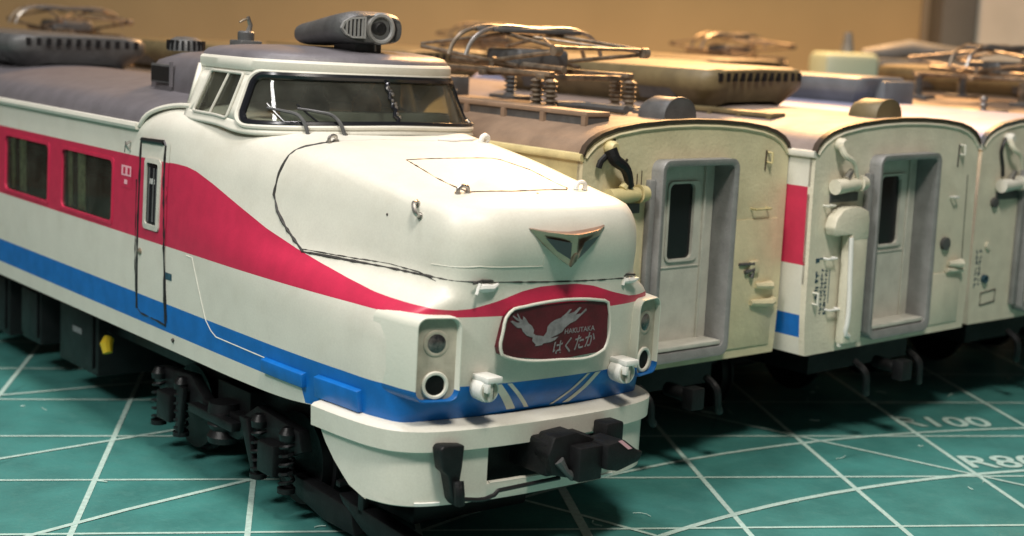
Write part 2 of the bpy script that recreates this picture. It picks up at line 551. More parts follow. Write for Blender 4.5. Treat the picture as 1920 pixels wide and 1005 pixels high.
_cols = [[(-p[0], p[1], p[2]) for p in NET[1]]] + NET
_cols.append([(p[0], 4.0, p[2]) for p in NET[-1]])
_ck = [0.0]
for a, b in zip(_cols, _cols[1:]):
    _ck.append(_ck[-1] + 0.5 * (_dist(a[3], b[3]) + _dist(a[7], b[7])))
_c0, _c1 = _ck[1], _ck[-2]
_rk = [0.0]
for i in range(1, 12):
    _rk.append(_rk[-1] + _dist(NET[4][i], NET[4][i - 1]) ** .8)
_rk.append(_rk[-1] + (_rk[-1] - _rk[-2]))


def column(s):
    """the 13 net points (with the mirrored one) at arc position s, as |x| coordinates"""
    pts = [tuple(hermite(_ck, [c[r][a] for c in _cols], s) for a in range(3)) for r in range(12)]
    pts.append((-pts[10][0], pts[10][1], pts[10][2]))
    return pts


def on_column(pts, t):
    return tuple(hermite(_rk, [q[a] for q in pts], t) for a in range(3))


def t_at_z(pts, z):
    lo, hi = 0.0, _rk[8]
    for _ in range(22):
        m = (lo + hi) / 2
        if on_column(pts, m)[2] < z: lo = m
        else: hi = m
    return (lo + hi) / 2


Z_BOT, Z_B0, Z_B1, Z_P0 = 0.80, 0.91, 1.093, 1.468
WIN_Z0, WIN_Z1, Z_P1, Z_GUT = 1.505, 1.945, 2.003, 2.20
# height of the crimson's upper edge: across the nose (by x) and along the side (by y)
PINK_FRONT = [(0.0, 1.614), (.12, 1.612), (.24, 1.594), (.415, 1.546), (.56, 1.512), (.65, 1.506), (.80, 1.518)]
PINK_SIDE = [(.25, 1.518), (.41, 1.526), (.66, 1.546), (.91, 1.579), (1.18, 1.62), (1.4, 1.661), (1.73, 1.739), (2.02, 1.828), (2.34, 1.93), (2.54, 1.985),
             (2.66, 2.003), (2.8, 2.008), (3.0, 2.003), (3.4, 2.003)]


def pink_top(p, s):
    x, y = abs(p[0]), p[1]
    if x < .8 and y < .30: return lin(PINK_FRONT, x)
    return lin(PINK_SIDE, y)


def body_rows(s):
    pts = column(s)
    ref = on_column(pts, t_at_z(pts, 1.5))
    zp = pink_top(ref, s)
    f = lambda z: t_at_z(pts, z)
    tb0 = max(f(Z_B0), 0.004) if ref[1] > 1.15 else 0.004
    tt = [0.0, tb0]
    ta = f(Z_B1); tt += [tb0 + (ta - tb0) * k / 3 for k in (1, 2, 3)]
    tp = f(Z_P0); tt += [ta + (tp - ta) * k / 5 for k in range(1, 6)]
    tz = f(zp); tt += [tp + (tz - tp) * k / 8 for k in range(1, 9)]
    N = 26
    tt += [tz + (_rk[11] - tz) * k / N for k in range(1, N + 1)]
    return [on_column(pts, t) for t in tt]


ROW_MAT = [0] + [2] * 3 + [0] * 5 + [1] * 8 + [0] * 26
NC = 96
half = []
for i in range(NC + 1):
    u = i / NC
    half.append(body_rows(_c0 + (_c1 - _c0) * u))
body = MB()
for sgn in (-1, 1):
    cols = [[(sgn * p[0], p[1], p[2]) for p in c] for c in half]
    n = len(cols[0])
    for i in range(len(cols) - 1):
        for j in range(n - 1):
            q = [cols[i][j], cols[i][j + 1], cols[i + 1][j + 1], cols[i + 1][j]]
            body.add(q, [(0, 1, 2, 3)], ROW_MAT[j])

# straight part of the sides, with window openings
WINS = [(3.745, 4.66), (4.905, 5.82)] + [(6.07 + 1.165 * k, 6.985 + 1.165 * k) for k in range(5)]
_c10 = column(_c1)


def side_x(z):
    return on_column(_c10, t_at_z(_c10, z))[0]


CAR_LEN = 13.4
ys = sorted(set([3.4, CAR_LEN] + [v for w in WINS for v in w]))
zs = [(Z_BOT, 0), (Z_B0, 2), (1.0, 2), (Z_B1, 0), (1.25, 0), (Z_P0, 1), (WIN_Z0, 1), (1.72, 1), (WIN_Z1, 1), (Z_P1, 0),
      (2.1, 0), (Z_GUT, 0)]
for sgn in (-1, 1):
    for y0, y1 in zip(ys, ys[1:]):
        for (z0, mi), (z1, _) in zip(zs, zs[1:]):
            if (y0, y1) in WINS and z0 >= WIN_Z0 and z1 <= WIN_Z1: continue
            body.add([(sgn * side_x(z0), y0, z0), (sgn * side_x(z0), y1, z0), (sgn * side_x(z1), y1, z1),
                      (sgn * side_x(z1), y0, z1)], [(0, 1, 2, 3)], mi)
body.add([(-.965, CAR_LEN, Z_BOT), (.965, CAR_LEN, Z_BOT), (.955, CAR_LEN, Z_GUT), (-.955, CAR_LEN, Z_GUT)], [(0, 1, 2, 3)], 0)
BODY = body.build('body', [CREAM, PINK, BLUE], CAR1, angle=60)
_bm = bmesh.new(); _bm.from_mesh(BODY.data)
BVH = BVHTree.FromBMesh(_bm)


def front_pt(x, z, lift=0.0):
    h = BVH.ray_cast(Vector((x, -3, z)), Vector((0, 1, 0)))
    n = h[1] if h[1].y < 0 else -h[1]
    return h[0] + n * lift, n


def side_pt(y, z, lift=0.0, sgn=-1):
    h = BVH.ray_cast(Vector((3 * sgn, y, z)), Vector((-sgn, 0, 0)))
    n = h[1] if h[1].x * sgn > 0 else -h[1]
    return h[0] + n * lift, n


def top_pt(x, y, lift=0.0):
    h = BVH.ray_cast(Vector((x, y, 5)), Vector((0, 0, -1)))
    n = h[1] if h[1].z > 0 else -h[1]
    return h[0] + n * lift, n


def near_pt(p, lift=0.0):
    h = BVH.find_nearest(Vector(p))
    n = h[1]
    c = Vector((0, 1.8, 1.6))
    if (h[0] - c).dot(n) < 0: n = -n
    return h[0] + n * lift, n


def densify(pts, step=0.03):
    out = []
    for a, b in zip(pts, pts[1:]):
        a, b = Vector(a), Vector(b)
        k = max(1, int((b - a).length / step))
        out += [a.lerp(b, i / k) for i in range(k)]
    out.append(Vector(pts[-1]))
    return out


def smooth_path(pts, n=12):
    kn = [0.0]
    for a, b in zip(pts, pts[1:]): kn.append(kn[-1] + max(1e-5, _dist(a, b)))
    N = n * (len(pts) - 1)
    d = len(pts[0])
    return [tuple(hermite(kn, [p[a] for p in pts], kn[-1] * i / N) for a in range(d)) for i in range(N + 1)]


def pen_line(mb, pts, r, jitter=0.3, lift=-0.3, mi=0):
    """thin line hugging the body skin"""
    P_ = [near_pt(p)[0] for p in densify(pts)]
    Nn = [near_pt(p)[1] for p in P_]
    P_ = [p + n * (r * lift) for p, n in zip(P_, Nn)]
    rr = [r * (1 + jitter * random.uniform(-1, 1)) for _ in P_]
    mb.tube(P_, r, 6, mi, rr=rr)


#@@PARTS@@
# ------------------------------------------------------------------ bonnet car: lines and fittings on the skin
C1 = CAR1
seam = MB()
pen_line(seam, [(-.545, 1.60, 2.248), (-.62, 1.612, 2.235), (-.702, 1.644, 2.218), (-.781, 1.686, 2.159), (-.833, 1.713, 2.06), (-.863, 1.72, 1.936),
                (-.871, 1.664, 1.849), (-.873, 1.562, 1.769), (-.872, 1.457, 1.707), (-.874, 1.355, 1.654)], .0095, .45)
pen_line(seam, [(-.874, 1.355, 1.654), (-.815, 1.042, 1.659), (-.749, .718, 1.662), (-.684, .364, 1.66)], .0080, .4)
pen_line(seam, [(-.872, 1.37, 1.668), (-.812, 1.0, 1.678), (-.745, .70, 1.684), (-.70, .47, 1.672), (-.69, .33, 1.645)], .0035, .5)
pen_line(seam, [(-.684, .364, 1.66), (-.60, .20, 1.655), (-.518, .168, 1.655), (-.3, .14, 1.645), (0, .139, 1.632), (.3, .145, 1.622), (.452, .162, 1.619), (.60, .20, 1.612)], .004, .5)
seam.build('bonnet_seam', SOOT, C1)
ss = MB()
pen_line(ss, [(-.545, 1.60, 2.252), (-.259, 1.619, 2.265), (.177, 1.58, 2.26), (.484, 1.654, 2.263)], .003, .3)
ss.build('bonnet_seam', DOORC, C1, label='pale rear edge of the bonnet lid')

hatch = MB()
H = [(-.334, 1.155, 2.189), (0, 1.168, 2.195), (.30, 1.172, 2.192), (.34, 1.14, 2.19), (.40, .93, 2.144), (.375, .56, 2.08), (.311, .49, 2.078), (-.103, .464, 2.083), (-.361, .507, 2.075), (-.37, .794, 2.122), (-.334, 1.155, 2.189)]
pen_line(hatch, H[:5], .0036, .4, lift=0)
pen_line(hatch, H[4:7], .0034, .6, lift=0)
pen_line(hatch, H[6:9], .0050, .3, lift=0)
pen_line(hatch, H[8:], .0038, .8, lift=0)
hatch.build('hatch_line', SOOT, C1)
pn = MB()
pen_line(pn, [(-.684, .379, 1.725), (-.533, .157, 1.738), (-.3, .12, 1.73), (-.148, .111, 1.727), (-.152, .1, 1.76), (-.158, .096, 1.79)], .0028, .2, lift=.2)
pen_line(pn, [(-.976, 2.60, 1.45), (-.976, 2.522, 1.45), (-.975, 2.427, 1.273), (-.975, 2.325, 1.09), (-.973, 2.255, 1.036), (-.97, 2.188, 1.009), (-.967, 1.565, 1.002), (-.958, 1.17, .985)], .0042, .1, lift=-.35)
pn.build('panel_ridge', CREAM, C1)

# little grab handles on the bonnet
def handle(p, along, m=STEEL, r=.011, span=.055, h=.03, base=True):
    c, n = near_pt(p)
    a = Vector(along) - n * n.dot(Vector(along)); a.normalize()
    mb = MB()
    mb.tube(smooth_path([tuple(c - a * span * .5 - n * .01), tuple(c - a * span * .42 + n * h), tuple(c + n * (h * 1.25)),
                         tuple(c + a * span * .42 + n * h), tuple(c + a * span * .5 - n * .01)], 4), r, 8)
    if base:
        b = n.cross(a)
        for s in (-1, 1):
            q = c + a * (span * .5 * s)
            mb.lathe([(.0, .004), (.019, .004), (.019, .008), (.0, .008)], q, n, 10)
    return mb.build('grab_handle', m, C1)


handle((-.555, 1.60, 2.255), (1, .2, 0))
handle((-.410, .50, 2.075), (1, 0, 0), span=.065, h=.032, r=.012)
handle((-.657, .525, 1.99), (.1, -.5, -.9), r=.013, span=.075)
handle((.612, .60, 1.97), (.1, -.5, -.9), r=.013, span=.07)
handle((.573, 1.62, 2.25), (1, .2, 0), WHITE, r=.018)
handle((.435, .515, 2.07), (1, 0, 0), WHITE, span=.065, h=.036, r=.014)
for q in ((.028, .402, 2.073), (-.719, .749, 1.939)):
    c, n = near_pt(q)
    MB().lathe([(0, .003), (.008, .003), (.0, .006)], c, n, 8).build('pin_hole', SOOT, C1)

# the white clips where the lid meets the nose
for (x, z, k) in ((-.485, 1.63, 1.0), (.545, 1.603, .75)):
    c, n = front_pt(x, z)
    mb = MB()
    random.seed(int(abs(x) * 100))
    pts = [c + Vector((dx * k, -.022 + .01 * random.uniform(-1, 1), .012 * random.uniform(-1, 1))) for dx in (-.07, -.035, 0, .035, .075)]
    mb.tube(pts, .02, 8, rr=[.008 * k, .022 * k, .024 * k, .019 * k, .008 * k])
    mb.tube([c + Vector((-.05, -.02, .02)) * k, c + Vector((-.075, -.028, -.035)) * k], .009, 6)
    mb.build('lid_clip', WHITE, C1)
    MB().tube([c + Vector((-.085 * k, -.008, .02)), c + Vector((-.03, -.012, .033)), c + Vector((.04, -.01, .028))], .007, 6).build('clip_wire', SOOT, C1)

# ---- chrome V badge: a triangular wing bent round a keel
bd = MB()
def bp(x, z, l):
    p, n = front_pt(x, z)
    return (p.x, p.y - l, p.z)
Lf = [(-.262, 1.932), (-.18, 1.915), (-.08, 1.905), (.0, 1.898)]
top = [bp(-.262, 1.932, .012), bp(-.18, 1.918, .05), bp(-.08, 1.908, .072), bp(0, 1.903, .082), bp(.08, 1.908, .072), bp(.18, 1.918, .05), bp(.262, 1.932, .012)]
keel = [bp(-.262, 1.932, .012), bp(-.17, 1.885, .03), bp(-.085, 1.865, .045), bp(0, 1.80, .075), bp(.085, 1.865, .045), bp(.17, 1.885, .03), bp(.262, 1.932, .012)]
low = [bp(-.255, 1.925, .006), bp(-.175, 1.845, .022), bp(-.085, 1.78, .022), bp(0, 1.727, .05), bp(.085, 1.78, .022), bp(.175, 1.845, .022), bp(.255, 1.925, .006)]
back = [bp(-.255, 1.92, -.02), bp(-.175, 1.85, -.02), bp(-.085, 1.79, -.02), bp(0, 1.74, -.02), bp(.085, 1.79, -.02), bp(.175, 1.85, -.02), bp(.255, 1.92, -.02)]
tback = [bp(-.262, 1.94, -.02), bp(-.18, 1.925, -.02), bp(-.08, 1.915, -.02), bp(0, 1.91, -.02), bp(.08, 1.915, -.02), bp(.18, 1.925, -.02), bp(.262, 1.94, -.02)]
bd.grid([tback, top])
bd.grid([top, keel])
bd.grid([keel, low])
bd.grid([low, back])
badge = bd.build('nose_badge', CHROME, C1, angle=20)
MB().tube([keel[3], bp(0, 1.765, .066), low[3]], .012, 8, rr=[.010, .016, .008]).build('badge_keel', BRASS, badge)
pk = MB()
for s in (-1, 1):
    a_, b_, c_ = bp(s * .19, 1.887, .042), bp(s * .045, 1.862, .082), bp(s * .026, 1.768, .068)
    d_ = bp(s * .11, 1.815, .044)
    pk.add([a_, b_, c_, d_], [(0, 1, 2, 3)])
pk.build('badge_recess', mat('badge_dark', (0.10, 0.09, 0.10), 0.3, metal=.6), badge, smooth=False)

# ---- maroon name plate with raised rim
PL = [(-.389, 1.40), (-.375, 1.465), (-.331, 1.505), (-.26, 1.515), (.292, 1.513), (.335, 1.505), (.349, 1.465), (.353, 1.27), (.34, 1.24), (.31, 1.223),
      (-.003, 1.205), (-.345, 1.250), (-.385, 1.265), (-.402, 1.305)]
PL = [(x, z) for x, z in PL]
PY = .118
plate_root = MB().prism(PL, lambda p: (p[0], PY, p[1]), lambda p: (p[0], PY + .08, p[1])).build('name_plate', PLATE, C1, smooth=False)
rim = smooth_path([(x, PY - .004, z) for x, z in PL + PL[:2]], 4)[:-4]
MB().tube([Vector(p) for p in rim], .009, 8, closed=True).build('plate_rim', CREAM, plate_root)
BIRD = [(-0.345, 1.444), (-0.318, 1.422), (-0.297, 1.406), (-0.267, 1.402), (-0.255, 1.381), (-0.228, 1.358), (-0.186, 1.343), (-0.19, 1.327), (-0.163, 1.304), (-0.168, 1.295), (-0.121, 1.297), (-0.107, 1.306), (-0.06, 1.308), (-0.029, 1.317), (-0.005, 1.336), (-0.041, 1.331), (-0.062, 1.332), (-0.016, 1.345), (0.02, 1.358), (0.034, 1.378), (0.07, 1.4), (0.111, 1.413), (0.146, 1.439), (0.187, 1.465), (0.181, 1.478), (0.145, 1.451), (0.108, 1.446), (0.148, 1.484), (0.132, 1.487), (0.096, 1.463), (0.055, 1.454), (0.079, 1.479), (0.063, 1.48), (0.038, 1.459), (0.003, 1.437), (-0.038, 1.428), (-0.068, 1.414), (-0.088, 1.395), (-0.091, 1.367), (-0.11, 1.345), (-0.141, 1.351), (-0.167, 1.355), (-0.183, 1.367), (-0.179, 1.383), (-0.196, 1.408), (-0.218, 1.422), (-0.246, 1.456), (-0.261, 1.465), (-0.26, 1.445), (-0.275, 1.45), (-0.298, 1.484), (-0.302, 1.476), (-0.286, 1.451), (-0.327, 1.474), (-0.332, 1.47), (-0.305, 1.448), (-0.279, 1.435), (-0.294, 1.432), (-0.33, 1.446)]
from mathutils.geometry import tessellate_polygon
bv = [Vector((x, PY - .003, z)) for x, z in BIRD]
MB().add(bv, [tuple(t) for t in tessellate_polygon([bv])]).build('bird_emblem', SILVER, plate_root, smooth=False)
FACE = lambda x, y, z, rot=0: Matrix.Translation((x, y, z)) @ Matrix.Rotation(rot, 4, 'Y') @ Matrix.Rotation(pi / 2, 4, 'X')
text_mesh('plate_text', 'HAKUTAKA', .040, SILVER, plate_root, FACE(.035, PY - .003, 1.345, -.02), sx=1.02, bold=.0006)
text_mesh('plate_text', 'はくたか', .090, SILVER, plate_root, FACE(-.05, PY - .003, 1.232, -.13), sx=.86, shear=.3, bold=.0015)

# ---- white V stripes painted on the blue band of the nose
vs = MB()
for q in ([(-.380, 1.09), (-.326, 1.09), (-.170, .925), (-.229, .925)], [(-.290, 1.09), (-.260, 1.09), (-.077, .925), (-.107, .925)],
          [(.275, 1.09), (.300, 1.09), (.099, .918), (.074, .918)], [(.344, 1.09), (.388, 1.09), (.216, .918), (.170, .918)]):
    rows = []
    for k in range(9):
        t = k / 8
        a = Vector(q[0]).lerp(Vector(q[3]), t); b = Vector(q[1]).lerp(Vector(q[2]), t)
        rows.append([front_pt(a.x, a.y, .003)[0], front_pt((a.x + b.x) / 2, (a.y + b.y) / 2, .003)[0], front_pt(b.x, b.y, .003)[0]])
    vs.grid(rows)
vs.build('painted_chevron', CREAM, C1)

# ---- headlight pods at the two corners of the nose
def pod(s):
    a, b = sorted((s * .622, s * .862))
    z0, z1 = 1.030, 1.482
    outer = rrect(a, b, z0, z1, .055, 5)
    def yf(x): return .152 + .07 * (abs(x) - .622) / .24
    mb = MB()
    cxm, czm = (a + b) / 2, (z0 + z1) / 2
    sc = lambda p, k, dy: (cxm + (p[0] - cxm) * k, yf(p[0]) + dy, czm + (p[1] - czm) * (1 - (1 - k) * .5))
    flare = lambda p: (cxm + (p[0] - cxm) * (1.0 if (p[0] - cxm) * s < 0 else 1.42), yf(p[0]) + .33, czm + (p[1] - czm) * 1.03)
    mid_ = lambda p: (cxm + (p[0] - cxm) * (1.0 if (p[0] - cxm) * s < 0 else 1.17), yf(p[0]) + .10, czm + (p[1] - czm) * 1.01)
    rows = [[flare(p) for p in outer], [mid_(p) for p in outer], [sc(p, 1.0, .012) for p in outer], [sc(p, .97, 0.0) for p in outer],
            [sc(p, .925, 0.0) for p in outer], [sc(p, .90, .008) for p in outer], [sc(p, .88, .036) for p in outer]]
    mb.grid(rows, close=True)
    p = mb.build('headlight_pod', PODPAINT, C1, angle=50)
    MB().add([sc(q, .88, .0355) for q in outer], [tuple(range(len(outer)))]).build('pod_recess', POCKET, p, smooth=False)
    x = s * .738
    y0 = yf(x) + .036
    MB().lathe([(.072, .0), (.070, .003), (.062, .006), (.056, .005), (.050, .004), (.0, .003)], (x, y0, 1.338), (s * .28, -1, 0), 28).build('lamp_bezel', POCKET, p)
    lens = MB().lathe([(0, .014), (.02, .013), (.038, .010), (.05, .0045)], (x, y0, 1.338), (s * .28, -1, 0), 24).build('headlight', LENS, p)
    MB().lathe([(.074, -.01), (.074, .009), (.070, .014), (.059, .014), (.054, .009), (.054, .0)], (x, y0, 1.118), (s * .28, -1, 0), 34).build('marker_ring', CREAM, p)
    MB().lathe([(.0, .003), (.057, .003)], (x, y0, 1.118), (s * .28, -1, 0), 20).build('marker_light', HOLE, p)
    return p


pod(-1); pod(1)

# ---- connector plugs with slotted heads under the plate
def plug(x):
    y = .16
    mb = MB()
    mb.lathe([(.0, -.03), (.052, -.03), (.063, -.015), (.066, .05), (.061, .075), (.0, .075)], (x, y, 1.09), (0, -1, 0), 26)
    r = mb.build('connector_plug', WHITE, C1)
    MB().box(x - .042, x + .058, y - .110, y + .03, 1.135, 1.168).box(x - .042, x - .018, y - .110, y + .03, 1.085, 1.136).build('plug_cap', WHITE, r, bevel=.006)
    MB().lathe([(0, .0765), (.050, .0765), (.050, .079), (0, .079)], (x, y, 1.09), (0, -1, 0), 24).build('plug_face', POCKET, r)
    MB().box(x - .013, x + .010, y - .095, y - .07, 1.035, 1.135).build('plug_slot', DOORC, r, bevel=.004)
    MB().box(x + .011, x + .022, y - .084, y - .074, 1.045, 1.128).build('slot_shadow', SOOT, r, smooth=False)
    return r


plug(-.482); plug(.492)
c, n = front_pt(-.62, .93)
MB().lathe([(0, .01), (.018, .01), (.0, .02)], (.0 - .28, .205, .872), (0, -1, .6), 8).build('bumper_mark', SOOT, C1)

# ---- bumper band and plough
def outline_at(z):
    out = []
    for i in range(0, NC + 1):
        p = on_column(column(_c0 + (_c1 - _c0) * i / NC), 0.25 * (_rk[1]))
        out.append((p[0], p[1]))
    return out


OUT0 = [(x, y) for x, y in [(0, .20), (.2, .203), (.35, .212), (.5, .228), (.62, .248), (.72, .275), (.80, .315), (.86, .38), (.895, .47), (.925, .65), (.940, .83), (.948, .97)]]
OUT0 = [p for p in smooth_path(OUT0, 5)]


def offset_outline(pts, d):
    res = []
    for i, p in enumerate(pts):
        a = Vector(pts[max(i - 1, 0)]); b = Vector(pts[min(i + 1, len(pts) - 1)])
        t = (b - a).normalized()
        n = Vector((t.y, -t.x))
        if i == 0: n = Vector((0, -1))
        res.append((p[0] + n.x * d, p[1] + n.y * d))
    return res


full = lambda pts: [(-x, y) for x, y in reversed(pts)] + list(pts[1:])
inner = full(offset_outline(OUT0, -.05))
o1 = full(offset_outline(OUT0, .055))
o2 = full(offset_outline(OUT0, .075))
o3 = full(offset_outline(OUT0, .07))
mb = MB()
mb.grid([[(x, y, .902) for x, y in inner], [(x, y, .886) for x, y in o1], [(x, y, .872) for x, y in o2], [(x, y, .762) for x, y in o3],
         [(x, y, .755) for x, y in o1], [(x, y, .755) for x, y in inner]], cap0=False)
k = len(inner) - 1
for j in (0, k):
    mb.add([(inner[j][0], inner[j][1], .902), (o1[j][0], o1[j][1], .886), (o2[j][0], o2[j][1], .872), (o3[j][0], o3[j][1], .762), (inner[j][0], inner[j][1], .755)], [(0, 1, 2, 3, 4)])
mb.build('bumper', CREAM, C1, angle=50)

# plough: follows the same outline, rear edge swept forward, openings for the coupler
def pl_pt(u, z, d):
    """u = signed arc parameter 0..1 along OUT0 (front centre -> side)"""
    n = len(OUT0) - 1
    i = min(n - 1, int(abs(u) * n)); t = abs(u) * n - i
    off = offset_outline(OUT0, d)
    a, b = off[i], off[i + 1]
    x, y = a[0] + (b[0] - a[0]) * t, a[1] + (b[1] - a[1]) * t
    return ((-1 if u < 0 else 1) * x, y, z)


_us = {}
def u_of_x(x):
    n = len(OUT0) - 1
    for i in range(n):
        if OUT0[i][0] <= abs(x) <= OUT0[i + 1][0]:
            return (1 if x >= 0 else -1) * (i + (abs(x) - OUT0[i][0]) / (OUT0[i + 1][0] - OUT0[i][0])) / n
    return 1 if x > 0 else -1


def u_end(z):   # how far back the plough reaches at height z (right and left alike)
    return lin([(.455, .70), (.50, .79), (.60, .88), (.70, .95), (.78, .985)], z)


pw = MB()
zs_ = [.455, .462, .50, .535, .60, .68, .735, .79]
for sgn in (-1, 1):
    # from the opening edge to the rear edge
    ue = abs(u_of_x(.39 if sgn < 0 else .42))
    for layer, dd in ((0, .035), (1, .005)):
        rows = []
        for z in zs_:
            e = u_end(z)
            d = dd + (-.012 if z < .46 else 0) + (.0 if z > .5 else .0)
            rows.append([pl_pt(sgn * (ue + (e - ue) * k / 26), z, d) for k in range(27)])
        pw.grid(rows)
    # edges: rear, bottom and the opening's side
    for kk in (0, 26):
        pw.grid([[pl_pt(sgn * (ue + (u_end(z) - ue) * kk / 26), z, .035) for z in zs_], [pl_pt(sgn * (ue + (u_end(z) - ue) * kk / 26), z, .005) for z in zs_]])
    pw.grid([[pl_pt(sgn * (ue + (u_end(.455) - ue) * k / 26), .455, .023) for k in range(27)], [pl_pt(sgn * (ue + (u_end(.455) - ue) * k / 26), .455, -.007) for k in range(27)]])
# sill under the opening
xs = [-.39 + .81 * k / 12 for k in range(13)]
P_ = lambda x, z, d: pl_pt(u_of_x(x), z, d)
pw.grid([[P_(x, .553, .0) for x in xs], [P_(x, .548, .035) for x in xs], [P_(x, .50, .035) for x in xs], [P_(x, .455, .023) for x in xs], [P_(x, .455, -.007) for x in xs], [P_(x, .553, -.0) for x in xs]])
xs = [.13 + .29 * k / 6 for k in range(7)]
pw.grid([[P_(x, .79, .035) for x in xs], [P_(x, .74, .035) for x in xs], [P_(x, .74, .0) for x in xs]])
pw.build('plough', CREAM, C1, angle=50)
MB().box(-.60, .60, .30, .34, .46, .80).box(-.5, .5, .34, 1.3, .5, .80).build('coupler_pocket', BLACK, C1, smooth=False)
lip = MB()
lip.tube([P_(x, .551, .028) for x in [-.37, -.25, -.12, 0, .05]], .009, 6)
lip.build('opening_sill', CREAM, C1)
lip = MB()
for a_, b_ in ((-.78, -.66), (.42, .53)):
    lip.grid([[P_(a_ + (b_ - a_) * k / 5, .462, .040) for k in range(6)], [P_(a_ + (b_ - a_) * k / 5, .478, .043) for k in range(6)], [P_(a_ + (b_ - a_) * k / 5, .482, .030) for k in range(6)]])
lip.build('plough_lip', WHITE, C1)

# brake hose and pipe in front of the plough
HOSE = [(-.754, .797), (-.735, .818), (-.598, .806), (-.607, .692), (-.618, .615), (-.590, .595), (-.586, .492), (-.601, .474), (-.633, .477), (-.658, .51), (-.694, .653), (-.731, .684)]
MB().prism(HOSE, lambda p: (p[0], .115, p[1]), lambda p: (p[0], .20, p[1])).build('brake_hose', BLACK, C1, bevel=.012, bseg=3)
MB().tube(smooth_path([(-.64, .105, .62), (-.645, .085, .56), (-.635, .09, .50)], 5), .03, 10, rr=None).build('hose_end', BLACK, C1)
MB().tube([(-.60, .125, .512), (-.50, .118, .495), (-.455, .112, .494), (-.395, .108, .508), (-.37, .105, .530), (-.1, .10, .538), (.05, .10, .540)], .0125, 8).build('air_pipe', INK, C1)

# coupler: draft box, knuckle head and the drooping hook
cp = MB()
cp.box(-.15, .17, -.02, .45, .60, .80)
cpl = cp.build('coupler', BLACK, C1, bevel=.02)
MB().box(-.02, .145, -.14, -.01, .585, .775).build('coupler_face', BLACK, cpl, bevel=.012)
MB().prism([(-.17, .73), (-.13, .83), (.02, .84), (.16, .79), (.15, .60), (0, .585), (-.14, .62)], lambda p: (p[0], -.055, p[1]), lambda p: (p[0] * .9, .10, p[1])).build('knuckle', DGREY if False else BLACK, cpl, bevel=.015)
MB().prism([(.13, .78), (.25, .795), (.36, .72), (.40, .71), (.37, .655), (.22, .62), (.13, .64)], lambda p: (p[0] + .01, -.18, p[1] + .005), lambda p: (p[0], .02, p[1])).build('hook', BLACK, cpl, bevel=.015)
MB().box(.29, .42, .0, .12, .70, .84).build('coupler_block', BLACK, cpl, bevel=.015)
MB().add([(.205, -.184, .80), (.235, -.184, .802), (.315, -.184, .745), (.285, -.184, .743)], [(0, 1, 2, 3)]).build('pink_label', PINKP, cpl, smooth=False)
MB().tube([(-.10, -.06, .70), (-.06, -.075, .64), (.0, -.07, .60)], .022, 8, rr=[.03, .018, .026]).build('coupler_pin', DGREY, cpl)

# ---- blue footboards that stand proud of the lower side
for y0, y1, z0, z1, nme in ((1.14, 1.58, .925, 1.0, 'footboard'), (.62, 1.02, .90, 1.015, 'footboard')):
    mb = MB()
    rows = []
    for k in range(7):
        y = y0 + (y1 - y0) * k / 6
        p0 = side_pt(y, z0)[0]; p1 = side_pt(y, z1)[0]
        rows.append([(p0.x + .01, y, z0), (p0.x - .030, y, z0), (p1.x - .034, y, z1), (p1.x + .01, y, z1 + .012)])
    mb.grid(rows, close=True, cap0=True, cap1=True)
    mb.build('footboard', BLUE, C1, angle=40, bevel=.004)
MB().tube([(-1.0, 1.16, .925), (-1.0, 1.17, .93)], .002, 4)

# ---- crew door on the left side (and a plain one on the right)
def livery_patch(name, y0, y1, z0, z1, lift, sgn, parent=None):
    lv = [(z, m) for z, m in ((z0, 0), (Z_B0, 2), (Z_B1, 0), (Z_P0, 1), (Z_P1, 0)) if z0 <= z < z1]
    if z0 > Z_B0: lv = [(z0, 2)] + [q for q in lv if q[0] > z0]
    lv += [(z1, 0)]
    mb = MB()
    for (za, mi), (zb, _) in zip(lv, lv[1:]):
        N = 4
        for k in range(N):
            a, b = za + (zb - za) * k / N, za + (zb - za) * (k + 1) / N
            q = [side_pt(y, z, lift, sgn)[0] for y, z in ((y0, a), (y1, a), (y1, b), (y0, b))]
            mb.add(q, [(0, 1, 2, 3)], mi)
    return mb.build(name, [CREAM, PINK, BLUE], parent or C1)


def side_line(mb, pts, r, lift=.2, sgn=-1, jit=.25, step=.04):
    P = [side_pt(p.x, p.y, r * lift, sgn)[0] for p in densify([Vector((a, b)) for a, b in pts], step)]
    mb.tube(P, r, 6, rr=[r * (1 + jit * random.uniform(-1, 1)) for _ in P])


